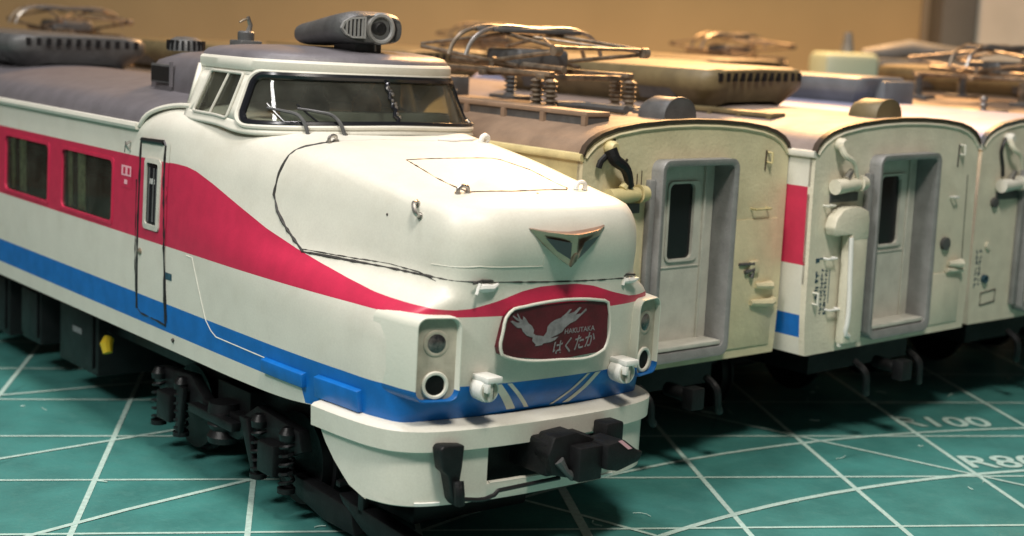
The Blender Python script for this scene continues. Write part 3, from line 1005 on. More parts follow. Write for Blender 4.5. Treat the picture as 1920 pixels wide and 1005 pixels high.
DY0, DY1, DZ0, DZ1 = 2.895, 3.315, .955, 2.125
for sgn in (-1, 1):
    door = livery_patch('crew_door', DY0, DY1, DZ0, DZ1, .0035, sgn)
    g = MB()
    side_line(g, [(DY1, .99), (DY1, 1.40), (DY1 - .01, 1.9), (DY1 - .005, 2.10), (DY1 - .03, 2.122), (DY0 + .09, 2.13), (DY0 + .06, 2.105), (DY0 + .055, 1.9)], .010, sgn=sgn)
    side_line(g, [(DY0 + .055, 1.9), (DY0 + .02, 1.5), (DY0, 1.2), (DY0 - .01, .94)], .009, sgn=sgn, jit=.5)
    side_line(g, [(DY1, .99), (DY1 - .06, .965), (DY0 + .1, .958), (DY0, .95)], .006, sgn=sgn, jit=.8)
    if sgn < 0:
        side_line(g, [(DY1 - .02, 2.118), (DY0 + .09, 2.125)], .018, jit=.1)
        side_line(g, [(DY0 + .012, 1.85), (DY0 + .01, 1.4), (DY0 - .03, .97)], .004, jit=.6)
        side_line(g, [(DY1 + .045, 1.85), (DY1 + .04, 1.3), (DY1 + .02, 1.0)], .004, jit=.6)
    g.build('door_gasket', INK, door)
    wf = MB()
    a, b, z0, z1 = 2.99, 3.225, 1.545, 2.010
    oo = rrect(a, b, z0, z1, .03, 4); ii = rrect(a + .035, b - .035, z0 + .035, z1 - .03, .02, 4)
    wf.grid([[side_pt(y, z, .004, sgn)[0] for y, z in oo], [side_pt(y, z, .014, sgn)[0] for y, z in oo], [side_pt(y, z, .016, sgn)[0] for y, z in ii], [side_pt(y, z, .005, sgn)[0] for y, z in ii]], close=True)
    w = wf.build('door_window', DOORC, door)
    MB().add([side_pt(y, z, .006, sgn)[0] for y, z in ii], [tuple(range(len(ii)))]).build('pane', GASKET, w, smooth=False)
    if sgn < 0:
        vv = MB()
        for k_ in range(3):
            y = 3.075 + k_ * .03
            vv.add([side_pt(yy, zz_, .0075)[0] for yy, zz_ in ((y, 1.845), (y + .018, 1.845), (y + .018, 1.88), (y, 1.88))], [(0, 1, 2, 3)])
        vv.build('vent_slot', WHITE, w, smooth=False)
        vv = MB()
        for y in (3.04, 3.085, 3.15):
            side_line(vv, [(y, 1.6), (y, 1.95)], .006, 1.6, jit=.05)
        vv.build('window_bar', DGREY, w)
    p, n = side_pt(3.27, 1.38, .0, sgn)
    MB().lathe([(.0, .0), (.022, .0), (.022, .012), (.012, .02), (0, .022)], p, n, 14).build('door_handle', BRASS, door)

# side stickers, lamp and small marks
def side_quad(name, y0, y1, z0, z1, lift, m, parent=None, sgn=-1):
    return MB().add([side_pt(y, z, lift, sgn)[0] for y, z in ((y0, z0), (y1, z0), (y1, z1), (y0, z1))], [(0, 1, 2, 3)]).build(name, m, parent or C1, smooth=False)


st = side_quad('side_sticker', 3.43, 3.61, 1.775, 1.925, .002, PINK)
side_quad('sticker_field', 3.445, 3.60, 1.855, 1.925, .0035, PINKP, st)
side_quad('sticker_glyph', 3.465, 3.50, 1.868, 1.912, .005, PINK, st)
side_quad('sticker_glyph', 3.535, 3.57, 1.868, 1.912, .005, PINK, st)
side_quad('sticker_glyph', 3.50, 3.55, 1.80, 1.83, .004, PINKP, st)
side_quad('data_panel', 2.80, 2.90, 1.255, 1.30, .0025, PRINTB)
p, n = side_pt(3.475, 2.06)
MB().tube(smooth_path([tuple(p + n * .005 + Vector((0, 0, .03))), tuple(p + n * .035 + Vector((0, 0, .01))), tuple(p + n * .01 + Vector((0, 0, -.03)))], 5), .008, 8).build('side_lamp', STEEL, C1)
ml = MB(); side_line(ml, [(3.56, 2.085), (3.565, 2.01)], .004, .3)
side_line(ml, [(2.78, .878), (2.765, .868)], .012, .2)
ml.build('side_mark', SOOT, C1)

# ---- passenger windows: frame with rounded corners, glass, curtain; seats and dark room inside
def passenger_window(y0, y1, z0, z1, xf, sgn, parent, paint, curtain=True):
    wf = MB()
    oo = rrect(y0 - .012, y1 + .012, z0 - .012, z1 + .012, .03, 5); ii = rrect(y0 + .01, y1 - .01, z0 + .01, z1 - .01, .045, 5)
    X = lambda z: sgn * xf(z)
    wf.grid([[(X(z) - sgn * .01, y, z) for y, z in oo], [(X(z) + sgn * .0045, y, z) for y, z in oo], [(X(z) + sgn * .0045, y, z) for y, z in ii], [(X(z) - sgn * .02, y, z) for y, z in ii]], close=True)
    w = wf.build('window', paint, parent, angle=30)
    MB().add([(X(z) - sgn * .012, y, z) for y, z in ((y0, z0), (y1, z0), (y1, z1), (y0, z1))], [(0, 1, 2, 3)]).build('pane', GLASS, w, smooth=False)
    if curtain:
        cb = MB()
        for a, wd in ((y1 - .34, .14), (y1 - .10, .08)):
            rows = []
            for z in (z0 + .01, (z0 + z1) / 2, z1 - .01):
                sh = .03 * (z - z0)
                rows.append([(X(1.7) - sgn * (.05 + .012 * (k % 2)), a + sh + wd * k / 8, z) for k in range(9)])
            cb.grid(rows)
        cb.build('curtain', CURT, w)
        MB().lathe([(0, -.01), (.018, 0), (.0, .02)], (X(z0) - sgn * .03, y1 - .17, z0 + .03), (0, 0, 1), 8).build('catch', STEEL, w)
    return w


for sgn in (-1, 1):
    for y0, y1 in WINS:
        passenger_window(y0, y1, WIN_Z0, WIN_Z1, side_x, sgn, C1, PINK, sgn < 0)
inn = MB().box(-.93, .93, 3.4, 13.3, .90, 1.0).box(-.93, .93, 3.42, 3.46, .95, 2.25)
inn.build('interior', INNER, C1, smooth=False)
st_ = MB()
for k in range(12):
    y = 3.95 + k * .58
    for x in (-.62, .42):
        st_.box(x - .2, x + .35, y, y + .12, 1.0, 1.74)
        st_.box(x - .2, x + .35, y - .25, y + .05, 1.0, 1.28)
st_.build('seat_row', SEAT, C1, bevel=.03)

# ---- roof of the car body behind the cab, gutter rails and the arched cream bead
ROOFC = [(.955, 2.20), (.94, 2.255), (.905, 2.30), (.85, 2.338), (.75, 2.372), (.60, 2.402), (.40, 2.428), (.20, 2.446), (0, 2.452)]
rk = [0.0]
for a, b in zip(ROOFC, ROOFC[1:]): rk.append(rk[-1] + _dist(a, b))
def roof_at(q): return (hermite(rk, [p[0] for p in ROOFC], q * rk[-1]), hermite(rk, [p[1] for p in ROOFC], q * rk[-1]))
def q_start(y):
    t = max(0.0, min(1.0, (3.35 - y) / .47))
    return .19 * math.sin(t * pi / 2) ** .75 if t > 0 else 0
rf = MB(); bead = []
rows = []
for y in [2.86 + .035 * k for k in range(15)] + [3.36, 3.6, 5, 7, 9, 11, CAR_LEN]:
    q0 = q_start(y)
    pts = []
    for k in range(25):
        q = q0 + (1 - q0) * k / 24
        x, z = roof_at(q)
        pts.append((-x, y, z + .016 * min(1, q * 14)))
    if y <= 3.36: bead.append((pts[0][0] - .004, y, pts[0][2] + .008))
    rows.append(pts + [(-x, yy, z) for x, yy, z in reversed(pts[:-1])])
rf.grid(rows)
rf.build('roof', ROOF, C1, angle=50)
bb = MB()
bb.tube(bead, .016, 8); bb.tube([(-x, y, z) for x, y, z in bead], .016, 8)
bb.build('roof_bead', CREAM, C1)
gt = MB()
for s in (-1, 1):
    gt.grid([[(s * .955, y, 2.178), (s * .985, y, 2.180), (s * .992, y, 2.20), (s * .985, y, 2.222), (s * .955, y, 2.226)] for y in (3.36, 6, 9, CAR_LEN)], close=True, cap0=True, cap1=True)
gt.build('gutter', CREAM, C1)

# ---- cab: glazed lantern on the shoulders
CB = [(-.86, 2.90, 2.335), (-.866, 2.80, 2.330), (-.868, 2.36, 2.318), (-.866, 2.26, 2.305), (-.850, 2.165, 2.300), (-.80, 2.06, 2.300), (-.67, 1.93, 2.305), (-.40, 1.80, 2.315), (0, 1.73, 2.325)]
CT = [(-.740, 2.895, 2.635), (-.742, 2.76, 2.635), (-.742, 2.34, 2.633), (-.734, 2.285, 2.633), (-.705, 2.22, 2.632), (-.648, 2.155, 2.632), (-.525, 2.075, 2.632), (-.30, 1.98, 2.634), (0, 1.93, 2.636)]
def mirror(c): return c + [(-x, y, z) for x, y, z in reversed(c[:-1])]
CBF, CTF = mirror(CB), mirror(CT)
ckn = [0.0]
for a, b in zip(CBF, CBF[1:]): ckn.append(ckn[-1] + _dist(a, b))
def _smoothed(pts, passes=40, N=240):
    tab = [Vector([hermite(ckn, [p[i] for p in pts], ckn[-1] * k / N) for i in range(3)]) for k in range(N + 1)]
    for _ in range(passes):
        tab = [tab[0]] + [tab[k] * .5 + (tab[k - 1] + tab[k + 1]) * .25 for k in range(1, N)] + [tab[-1]]
    return tab


_TB, _TT = _smoothed(CBF), _smoothed(CTF)


def _tab(t, s):
    u = min(max(s / ckn[-1] * 240, 0), 239.9999)
    i = int(u)
    return t[i].lerp(t[i + 1], u - i)


def cab_pt(s, h, off=0.0):
    """s in knot units along the lantern, h 0 (sill) .. 1 (header)"""
    a = _tab(_TB, s)
    b = _tab(_TT, s)
    p = Vector(a).lerp(Vector(b), h)
    if off:
        e = .01
        a2 = _tab(_TB, min(s + e, ckn[-1]))
        a1 = _tab(_TB, max(s - e, 0))
        t = (Vector(a2) - Vector(a1)).normalized()
        n = t.cross(Vector(b) - Vector(a)).normalized()
        if n.dot(Vector((p.x, p.y - 2.6, 0))) < 0: n = -n
        p = p + n * off
    return p
S_END = ckn[-1]
kB, kC, kD = ckn[1], ckn[2], ckn[3]
W1 = (ckn[1] + .02, ckn[2] + .02)               # side window span
W2 = (ckn[3] + .045, S_END - ckn[3] - .045)       # wraparound windscreen span
cabm = MB()
def cab_patch(s0, s1, h0, h1, off=0.0, n=None, mi=0):
    n = n or max(2, int((s1 - s0) / .04)); m = 4
    rows = [[cab_pt(s0 + (s1 - s0) * i / n, h0 + (h1 - h0) * j / m, off) for j in range(m + 1)] for i in range(n + 1)]
    cabm.grid(rows, mi)
cab_patch(0, S_END, -.12, .07)
cab_patch(0, S_END, .90, 1.04)
for a, b in ((0, W1[0]), (W1[1], W2[0])):
    cab_patch(a, b, .07, .90)
    cab_patch(S_END - b, S_END - a, .07, .90)
# rear wall
cabm.grid([[(-.86, 2.90, 2.30), (.86, 2.90, 2.30)], [(-.765, 2.895, 2.645), (.765, 2.895, 2.645)]])
cab = cabm.build('cab', CREAM, C1, angle=60)
sd = cab.modifiers.new('thickness', 'SOLIDIFY'); sd.thickness = .022; sd.offset = -1

def cab_ring(s0, s1, h0, h1, rs, rh, r, off, name, m, n=8, thick=None):
    pts = []
    for cx_, ch_, a0 in ((s1 - rs, h1 - rh, 0), (s0 + rs, h1 - rh, 90), (s0 + rs, h0 + rh, 180), (s1 - rs, h0 + rh, 270)):
        for k in range(n + 1):
            a = radians(a0 + 90 * k / n)
            pts.append((cx_ + rs * cos(a), ch_ + rh * sin(a)))
    dense = []
    for a, b in zip(pts, pts[1:] + pts[:1]):
        L_ = math.hypot(b[0] - a[0], (b[1] - a[1]) * .35); kk = max(1, int(L_ / .05))
        dense += [(a[0] + (b[0] - a[0]) * i / kk, a[1] + (b[1] - a[1]) * i / kk) for i in range(kk)]
    mb = MB()
    mb.tube([cab_pt(s, h, off) for s, h in dense], r, 8, closed=True)
    return mb.build(name, m, cab), dense


_, dn = cab_ring(W2[0] + .02, W2[1] - .02, .055, .925, .09, .20, .024, .001, 'windscreen_rubber', GASKET)
cab_ring(W2[0] - .028, W2[1] + .028, .0, .985, .12, .24, .016, .006, 'windscreen_surround', CREAM)
gl = MB()
n = 160
gl.grid([[cab_pt(W2[0] + .01 + (W2[1] - W2[0] - .02) * i / n, .05 + .88 * j / 6, -.006) for j in range(7)] for i in range(n + 1)])
ws = gl.build('windscreen', GLASS, cab, angle=80)
bk = MB()
hb = MB()
for (h0, h1) in ((.03, .115), (.885, .94)):
    hb.grid([[cab_pt(W2[0] + .02 + (W2[1] - W2[0] - .04) * i / n, h0 + (h1 - h0) * j / 2, .003) for j in range(3)] for i in range(n + 1)])
hb.build('windscreen_band', GASKET, cab)
sm = S_END / 2 + .0
random.seed(3)
pil = MB()
pp = [cab_pt(sm + .012 * math.sin(k * 2.1), .10 + .80 * k / 14, .006) for k in range(15)]
pil.tube(pp, .012, 8, rr=[.012 + .006 * random.random() for _ in pp])
pil.build('centre_pillar', GASKET, cab)
pil = MB()
for k in range(1, 12):
    if k % 4 == 3: continue
    p = cab_pt(sm + .010 * math.sin(k * 1.7) + .01, .12 + .75 * k / 12, .018)
    pil.lathe([(0, -.008), (.010 + .004 * random.random(), 0), (0, .008)], p, (.2, -1, .3), 7)
pil.build('pillar_glue', STEEL, cab)
for flip in (False, True):
    g = lambda s: S_END - s if flip else s
    a, b = sorted((g(W1[0]), g(W1[1])))
    cab_ring(a - .004, b + .004, .055, .91, .02, .07, .010, .004, 'side_window_frame', DOORC, n=4)
    q = MB(); q.grid([[cab_pt(a + (b - a) * i / 4, .06 + .84 * j / 3, -.008) for j in range(4)] for i in range(5)])
    q.build('side_window', GLASS, cab)
    q = MB(); mid = (a + b) / 2
    q.tube([cab_pt(mid, .06, 0), cab_pt(mid, .90, 0)], .009, 6)
    q.build('sash_bar', DOORC, cab)
# cream brim and grey cab roof
def outline_off(k):
    return [(Vector((x, y)) - Vector((0, 2.55))) for x, y, z in CTF]
def brim_ring(sc_, z, dy=0):
    out = []
    for i in range(81):
        p = cab_pt(S_END * i / 80, 1.0)
        q = Vector((p.x, p.y - 2.75))
        L_ = q.length
        q = q * ((L_ + sc_) / L_)
        out.append((q.x, max(min(q.y + 2.75 + dy, 2.93), 1.5), z))
    return out
br = MB()
rows = [brim_ring(-.015, 2.626), brim_ring(.012, 2.628), brim_ring(.022, 2.648), brim_ring(.022, 2.688), brim_ring(.012, 2.702), brim_ring(-.025, 2.712)]
br.grid(rows)
for j in (0, 80): br.add([r[j] for r in rows], [(0, 1, 2, 3, 4, 5)])
br.build('cab_brim', CREAM, C1)
cr = MB()
def rr_(sc_, z): return brim_ring(sc_, z) + []
rows = [brim_ring(.004, 2.700), brim_ring(-.004, 2.722), brim_ring(-.03, 2.745), brim_ring(-.10, 2.762), brim_ring(-.25, 2.776)]
rows.append([(p[0] * .45, 2.75 + (p[1] - 2.75) * .6 if p[1] < 2.75 else p[1], 2.786) for p in brim_ring(-.25, 2.78)])
rows.append([(0, min(max(p[1], 2.35), 2.93), 2.788) for p in brim_ring(-.25, 2.78)])
cr.grid(rows)
cabroof = cr.build('cab_roof', ROOF, C1, angle=60)

# fairing behind the cab with side grille, louvred dome
fr = MB()
prof = [(.60, 2.42), (.60, 2.50), (.585, 2.60), (.54, 2.66), (.42, 2.70), (.2, 2.72), (0, 2.725)]
pf = prof + [(-x, z) for x, z in reversed(prof[:-1])]
rows = []
for y, s, dz in ((2.86, 1.18, .045), (2.96, 1.12, .03), (3.2, 1.0, 0), (3.9, .95, -.02), (4.12, .88, -.05), (4.24, .72, -.13)):
    rows.append([(-x * s, y, 2.40 + (z - 2.40) * (1 + dz * 3)) for x, z in pf])
fr.grid(rows, cap1=True)
f_ = fr.build('rear_fairing', ROOF, C1, angle=45)
for s in (-1, 1):
    g = MB()
    g.box(min(s * .575, s * .60), max(s * .575, s * .60), 3.66, 3.98, 2.47, 2.60)
    g.build('fairing_grille', GASKET if False else DGREY, f_, bevel=.008)
    MB().box(min(s * .595, s * .604), max(s * .595, s * .604), 3.68, 3.96, 2.485, 2.585).build('grille_mesh', INK, f_)
    MB().box(min(s * .59, s * .61), max(s * .59, s * .61), 3.645, 3.665, 2.45, 2.62).build('grille_edge', ROOF, f_)
dm = MB()
dm.lathe([(.0, .105), (.07, .10), (.11, .08), (.128, .045), (.132, 0)], (-.30, 4.05, 2.69), (0, 0, 1), 28)
d_ = dm.build('louvre_dome', DGREY, C1)
lv = MB()
for k in range(20):
    a = 2 * pi * k / 20
    lv.box(-.008, .008, -.004, .014, .0, .065)
    for i in range(8):
        x, y, z = lv.v[-8 + i]
        y -= .134
        lv.v[-8 + i] = (-.30 + x * cos(a) - y * sin(a), 4.05 + x * sin(a) + y * cos(a), 2.70 + z)
lv.build('louvre', BLACK, d_)

# aerial on the cab roof
an = MB().box(-.46, -.30, 2.93, 3.09, 2.70, 2.80).build('aerial', DGREY, C1, bevel=.01)
MB().lathe([(.055, 0), (.055, .05), (.045, .06), (0, .06)], (-.385, 3.0, 2.80), (0, 0, 1), 16).build('aerial_base', DGREY, an)
MB().tube([(-.37, 3.0, 2.85), (-.355, 3.0, 2.90), (-.375, 3.0, 2.955)], .014, 8, rr=[.02, .016, .012]).build('aerial_stub', STEEL, an)
MB().tube([(-.375, 3.0, 2.94), (-.41, 3.0, 2.93), (-.435, 3.0, 2.915)], .008, 6).build('aerial_clip', BRASS, an)

# ---- roof searchlight and horn housing
def hs(y):
    # half width, bottom, top
    return (lin([(2.06, .225), (2.12, .250), (2.35, .235), (2.7, .19), (2.95, .170), (3.0, .15), (3.03, .08)], y),
            lin([(2.06, 2.835), (2.12, 2.822), (2.5, 2.81), (2.95, 2.792), (3.0, 2.80), (3.03, 2.835)], y),
            lin([(2.06, 3.0), (2.12, 3.03), (2.35, 3.01), (2.7, 2.968), (2.95, 2.938), (3.0, 2.925), (3.03, 2.89)], y))
hb = MB(); rows = []
XC = .018
for y in [2.06, 2.075, 2.10, 2.15, 2.25, 2.4, 2.55, 2.7, 2.85, 2.93, 2.97, 3.0, 3.02, 3.03]:
    w, z0, z1 = hs(y)
    ring = []
    for k in range(28):
        a = 2 * pi * k / 28
        e = .62
        cx_ = math.copysign(abs(cos(a)) ** e, cos(a)); cz_ = math.copysign(abs(sin(a)) ** .75, sin(a))
        # flat-faced cheeks, ridge off-centre
        ring.append((XC + w * cx_, 2.06 + (y - 2.06) * .80 + .10 * max(0, (abs(cos(a)) - .5)) * (1 if y < 2.3 else 0), (z0 + z1) / 2 + (z1 - z0) / 2 * cz_))
    rows.append(ring)
hb.grid(rows, close=True, cap0=True, cap1=True)
horn = hb.build('roof_lamp_housing', DGREY, C1, angle=45)
MB().box(-.07, .13, 2.16, 2.42, 2.76, 2.86).build('housing_foot', DGREY, horn, bevel=.01)
MB().tube([(.06, 2.13, 2.78), (.06, 2.14, 2.86)], .008, 6).build('foot_rod', STEEL, horn)
c = (.055, 2.065, 2.922)
MB().lathe([(.100, -.03), (.100, .002), (.090, .012), (.076, .012), (.070, .004), (.068, -.02)], c, (-.12, -1, 0), 32).build('lamp_ring', GREY, horn)
MB().lathe([(.0, .003), (.03, .005), (.045, -.004), (.069, -.006)], c, (-.12, -1, 0), 24).build('lamp_cover', BLACK, horn)
gr = MB()
G = [(-.225, 2.915), (-.21, 2.955), (-.17, 2.982), (-.075, 2.992), (-.075, 2.858), (-.155, 2.856), (-.20, 2.878)]
gy = lambda x: 2.045 + .30 * max(0, -.08 - x)
gr.grid([[(x, gy(x) + .01, z) for x, z in G], [(x, gy(x) - .014, z) for x, z in G], [(-.145 + (x + .145) * .84, gy(x) - .014, 2.918 + (z - 2.918) * .82) for x, z in G], [(-.145 + (x + .145) * .82, gy(x) + .006, 2.918 + (z - 2.918) * .80) for x, z in G]], close=True, cap1=False)
gr.build('horn_surround', GREY, horn)
MB().add([(x, gy(x) + .001, z) for x, z in G], [tuple(range(7))]).build('horn_mouth', INK, horn, smooth=False)
gr = MB()
for k in range(5):
    x = -.192 + k * .024
    h = .045 + .008 * k
    gr.box(x - .0055, x + .0055, gy(x) - .014, gy(x) - .002, 2.918 - min(h, .052), 2.918 + min(h, .06))
gr.build('horn_slat', GREY, horn)
MB().tube([(.165, 2.075, 2.975), (.172, 2.06, 2.92), (.165, 2.07, 2.86)], .006, 6).build('housing_joint', INK, horn)

# ---- cab inside: desk, back wall, driver figure blobs seen through the glass
MB().box(-.74, .74, 2.82, 2.86, 2.30, 2.66).build('cab_back_wall', CABIN, C1, smooth=False)
MB().box(-.6, .6, 2.02, 2.16, 2.32, 2.40).build('control_desk', INNER, C1, bevel=.02)
fg = MB()
fg.lathe([(0, .26), (.04, .25), (.055, .21), (.04, .17), (.07, .14), (.10, .08), (.10, 0)], (.20, 2.42, 2.36), (0, 0, 1), 16)
fg.build('driver_seat', FIGURE, C1)
MB().lathe([(0, .22), (.05, .2), (.06, .15), (.10, .08), (.10, 0)], (-.15, 2.5, 2.34), (0, 0, 1), 16).build('driver_seat', DGREY, C1)

# ---- wipers
def wiper(s0, h0, s1, h1, m=DGREY, nme='wiper'):
    mb = MB()
    a = cab_pt(s0, -.16, .02); b = cab_pt(s0 + (s1 - s0) * .1, .02, .045); c = cab_pt(s0 + (s1 - s0) * .25, .16, .045)
    d = cab_pt(s0 + (s1 - s0) * .6, .26, .03); e = cab_pt(s1, h1, .016)
    mb.tube(smooth_path([tuple(q) for q in (a, b, c, d, e)], 5), .01, 7, rr=[.013 - .005 * k / 20 for k in range(21)])
    w_ = mb.build(nme, m, C1)
    mb = MB()
    mb.tube([cab_pt(s1 - (s1 - s0) * .12 + (s0 - s1) * .25 * q, h1 - .02 - .16 * q, .014) for q in (-.6, 0, 1, 1.8)], .006, 6)
    mb.build('wiper_blade', GASKET, w_)
    MB().lathe([(.022, -.01), (.022, .012), (.012, .02), (0, .022)], cab_pt(s0, -.14, .004), (0, -1, .5), 12).build('wiper_pivot', STEEL, w_)
    return w_
# wipers: two on the left half of the screen, a broken glued one on the right
WS3 = S_END * .80
wiper(S_END * .335, .0, S_END * .255, .33)
wiper(S_END * .395, .0, S_END * .31, .33)
gb = MB()
random.seed(11)
for k in range(9):
    p = cab_pt(WS3 + .025 * (k - 4), .04 + .035 * (k % 3), .022)
    gb.lathe([(0, -.016), (.012 + .010 * random.random(), 0), (0, .016)], p, (random.uniform(-1, 1), -1, random.uniform(-.5, .5)), 8)
gb.tube([cab_pt(WS3 - .10, .03, .03), cab_pt(WS3, .14, .035), cab_pt(WS3 + .10, .10, .03), cab_pt(WS3 + .13, .30, .02)], .009, 6)
gb.build('glued_wiper', STEEL, C1)
gb = MB()
p0 = [top_pt(x, y, .004)[0] for x, y in ((.20, 1.60), (.30, 1.58), (.38, 1.60), (.46, 1.61), (.54, 1.66))]
gb.tube(p0, .012, 7, rr=[.006, .013, .009, .014, .006])
gb.build('glue_bead', WHITE, C1)


# ------------------------------------------------------------------ running gear shared by all the cars
def bogie(parent, yc, detail=True):
    """frame with journals, springs and two wheelsets, centred on yc"""
    fr = MB()
    for s in (-1, 1):
        x0, x1 = sorted((s * .70, s * .78))
        fr.prism([(yc - 1.0, .44), (yc - .95, .56), (yc - .45, .60), (yc - .25, .48), (yc + .25, .48), (yc + .45, .60), (yc + .95, .56), (yc + 1.0, .44),
                  (yc + .85, .38), (yc + .35, .40), (yc + .2, .32), (yc - .2, .32), (yc - .35, .40), (yc - .85, .38)],
                 lambda p: (x0, p[0], p[1]), lambda p: (x1, p[0], p[1]))
    fr.box(-.70, .70, yc - .22, yc + .22, .36, .62)
    b = fr.build('bogie', BOGIE, parent, bevel=.012)
    for s in (-1, 1):
        for dy in (-.70, .70):
            j = MB()
            x0, x1 = sorted((s * .74, s * .86))
            j.box(x0, x1, yc + dy - .10, yc + dy + .10, .24, .44)
            j.build('axle_box', BOGIE, b, bevel=.02)
            for q in (-.17, .17):
                sp = MB()
                c = Vector((s * .80, yc + dy + q, 0))
                sp.tube([c + Vector((.042 * cos(a * .7), .042 * sin(a * .7), .20 + .0062 * a)) for a in range(46)], .012, 5)
                sp.lathe([(.0, .49), (.05, .49), (.055, .53), (.03, .57), (0, .575)], (c.x, c.y, 0), (0, 0, 1), 14)
                sp.lathe([(.055, .17), (.055, .20), (0, .20)], (c.x, c.y, 0), (0, 0, 1), 14)
                sp.build('axle_spring', BOGIE, b)
            lk = MB()
            x0, x1 = sorted((s * .80, s * .84))
            lk.prism([(yc + dy * .62, .52), (yc + dy * .62 + .10, .52), (yc + dy * .75 + .02, .20), (yc + dy * .75 - .04, .17)],
                     lambda p: (x0, p[0], p[1]), lambda p: (x1, p[0], p[1]))
            lk.build('brake_hanger', BOGIE, b, bevel=.008)
        bl = MB()
        bl.lathe([(.10, .26), (.11, .30), (.085, .34), (.11, .38), (.085, .42), (.11, .46), (.10, .52)], (s * .76, yc, 0), (0, 0, 1), 20)
        bl.build('air_spring', BOGIE, b)
        st = MB()
        st.box(min(s * .80, s * .87), max(s * .80, s * .87), yc - .30, yc + .30, .40, .46)
        st.build('step_beam', BOGIE, b, bevel=.01)
    for dy in (-.70, .70):
        w = MB()
        for s in (-1, 1):
            w.lathe([(.0, .0), (.10, .0), (.22, .015), (.285, .0), (.285, .07), (.315, .075), (.315, .095), (.0, .095)] if s > 0 else
                    [(.0, .0), (.10, .0), (.22, .015), (.285, .0), (.285, .07), (.315, .075), (.315, .095), (.0, .095)],
                    (s * .62, yc + dy, .315), (-s, 0, 0), 32)
        w.tube([(-.6, yc + dy, .315), (.6, yc + dy, .315)], .04, 10)
        w.build('wheelset', STEEL if False else BOGIE, b)
    return b


MB().box(-.60, .60, .95, 13.2, .55, .90).build('underframe', BOGIE, C1, smooth=False)
bogie(C1, 2.45)
bogie(C1, 10.9)
# underfloor equipment
def equipment(parent, spec):
    for (y0, y1, z0, dx) in spec:
        mb = MB().box(-.88 + dx, .88 - dx, y0, y1, z0, .72)
        e = mb.build('equipment_box', BOGIE, parent, bevel=.015)
        for s in (-1, 1):
            xa, xb = sorted((s * (.88 - dx), s * (.90 - dx)))
            n = max(1, int((y1 - y0) / .5))
            for k in range(n):
                a = y0 + (y1 - y0) * (k + .08) / n; b_ = y0 + (y1 - y0) * (k + .92) / n
                MB().box(xa, xb, a, b_, z0 + .05, .68).build('box_lid', BOGIE, e, bevel=.006)


equipment(C1, [(4.55, 5.30, .22, .16), (5.6, 6.0, .26, .12), (6.3, 7.0, .20, .12), (7.2, 8.3, .28, .05), (8.5, 9.4, .22, .08)])
MB().add([(-.745, y, z) for y, z in ((4.80, .50), (4.98, .50), (4.98, .545), (4.80, .545))], [(0, 1, 2, 3)]).build('box_lettering', SILVER, C1, smooth=False)
MB().tube([(-.72, 4.35, .56), (-.75, 4.33, .52), (-.75, 4.30, .46)], .045, 10, rr=[.04, .048, .036]).build('yellow_cock', YPL, C1)
MB().tube([(-.62, 4.36, .72), (-.72, 4.35, .60)], .02, 8).build('cock_pipe', BOGIE, C1)
# guard plates: upright skis with a turned-up rear tip
for y in (1.15, 1.88):
    MB().prism([(y + .02, .27), (y - .12, .25), (y - .85, .21), (y - .90, .06), (y - .55, .06), (y - .25, .12), (y - .04, .215)],
               lambda p: (-.70, p[0], p[1]), lambda p: (-.60, p[0], p[1])).build('guard_plate', BOGIE, C1, bevel=.012)
MB().box(-.42, .42, .8, 1.5, .13, .26).build('motor_cover', BOGIE, C1, bevel=.03)
MB().box(-.70, -.66, .9, .96, .2, .7).box(-.70, -.40, 1.15, 1.2, .3, .34).build('brake_rigging', BOGIE, C1, bevel=.01)


# ------------------------------------------------------------------ roof gear
def cooler(parent, yc, ylen, zb, m, hw=.62, h=.30, grille=True, nm='air_conditioner'):
    """long roof cooler: flat top, sides falling in to a narrower foot, rounded ends"""
    prof = [(.72, 0), (.80, .15), (.96, .42), (1.0, .55), (1.0, .80), (.94, .95), (.80, 1.0), (0, 1.03)]
    pf = [(x * hw, z * h) for x, z in prof]
    pf = pf + [(-x, z) for x, z in reversed(pf[:-1])]
    rows = []
    for t, s, dz in ((-1, .62, .16), (-.995, .78, .10), (-.97, .92, .04), (-.93, 1, 0), (-.5, 1, 0), (.5, 1, 0), (.93, 1, 0), (.97, .92, .04), (.995, .78, .10), (1, .62, .16)):
        rows.append([(x * s, yc + t * ylen / 2 - (1 if t < 0 else -1) * 0.10 * (1 - min(1, z / h / .5)) * (-1), zb + dz * h + z * (1 - dz * 1.6)) for x, z in pf])
    mb = MB().grid(rows, cap0=True, cap1=True)
    o = mb.build(nm, m, parent, angle=40)
    if grille:
        for s in (-1, 1):
            g = MB()
            for k in range(2):
                y = yc + (k - .5) * ylen * .55
                g.prism([(y - .22, .12), (y + .22, .12), (y + .18, .34), (y - .18, .34)],
                        lambda p: (s * hw * (.74 + p[1] * .52), p[0], zb + p[1] * h * 1.35), lambda p: (s * hw * (.80 + p[1] * .52), p[0], zb + p[1] * h * 1.35))
            g.build('side_grille', DGREY, o)
        g = MB()
        for k in range(12):
            x = -hw * .8 + k * hw * .142
            g.box(x, x + hw * .06, yc - ylen / 2 - .006, yc - ylen / 2 + .05, zb + .68 * h, zb + .88 * h)
        g.build('end_louvre', BLACK, o)
    return o


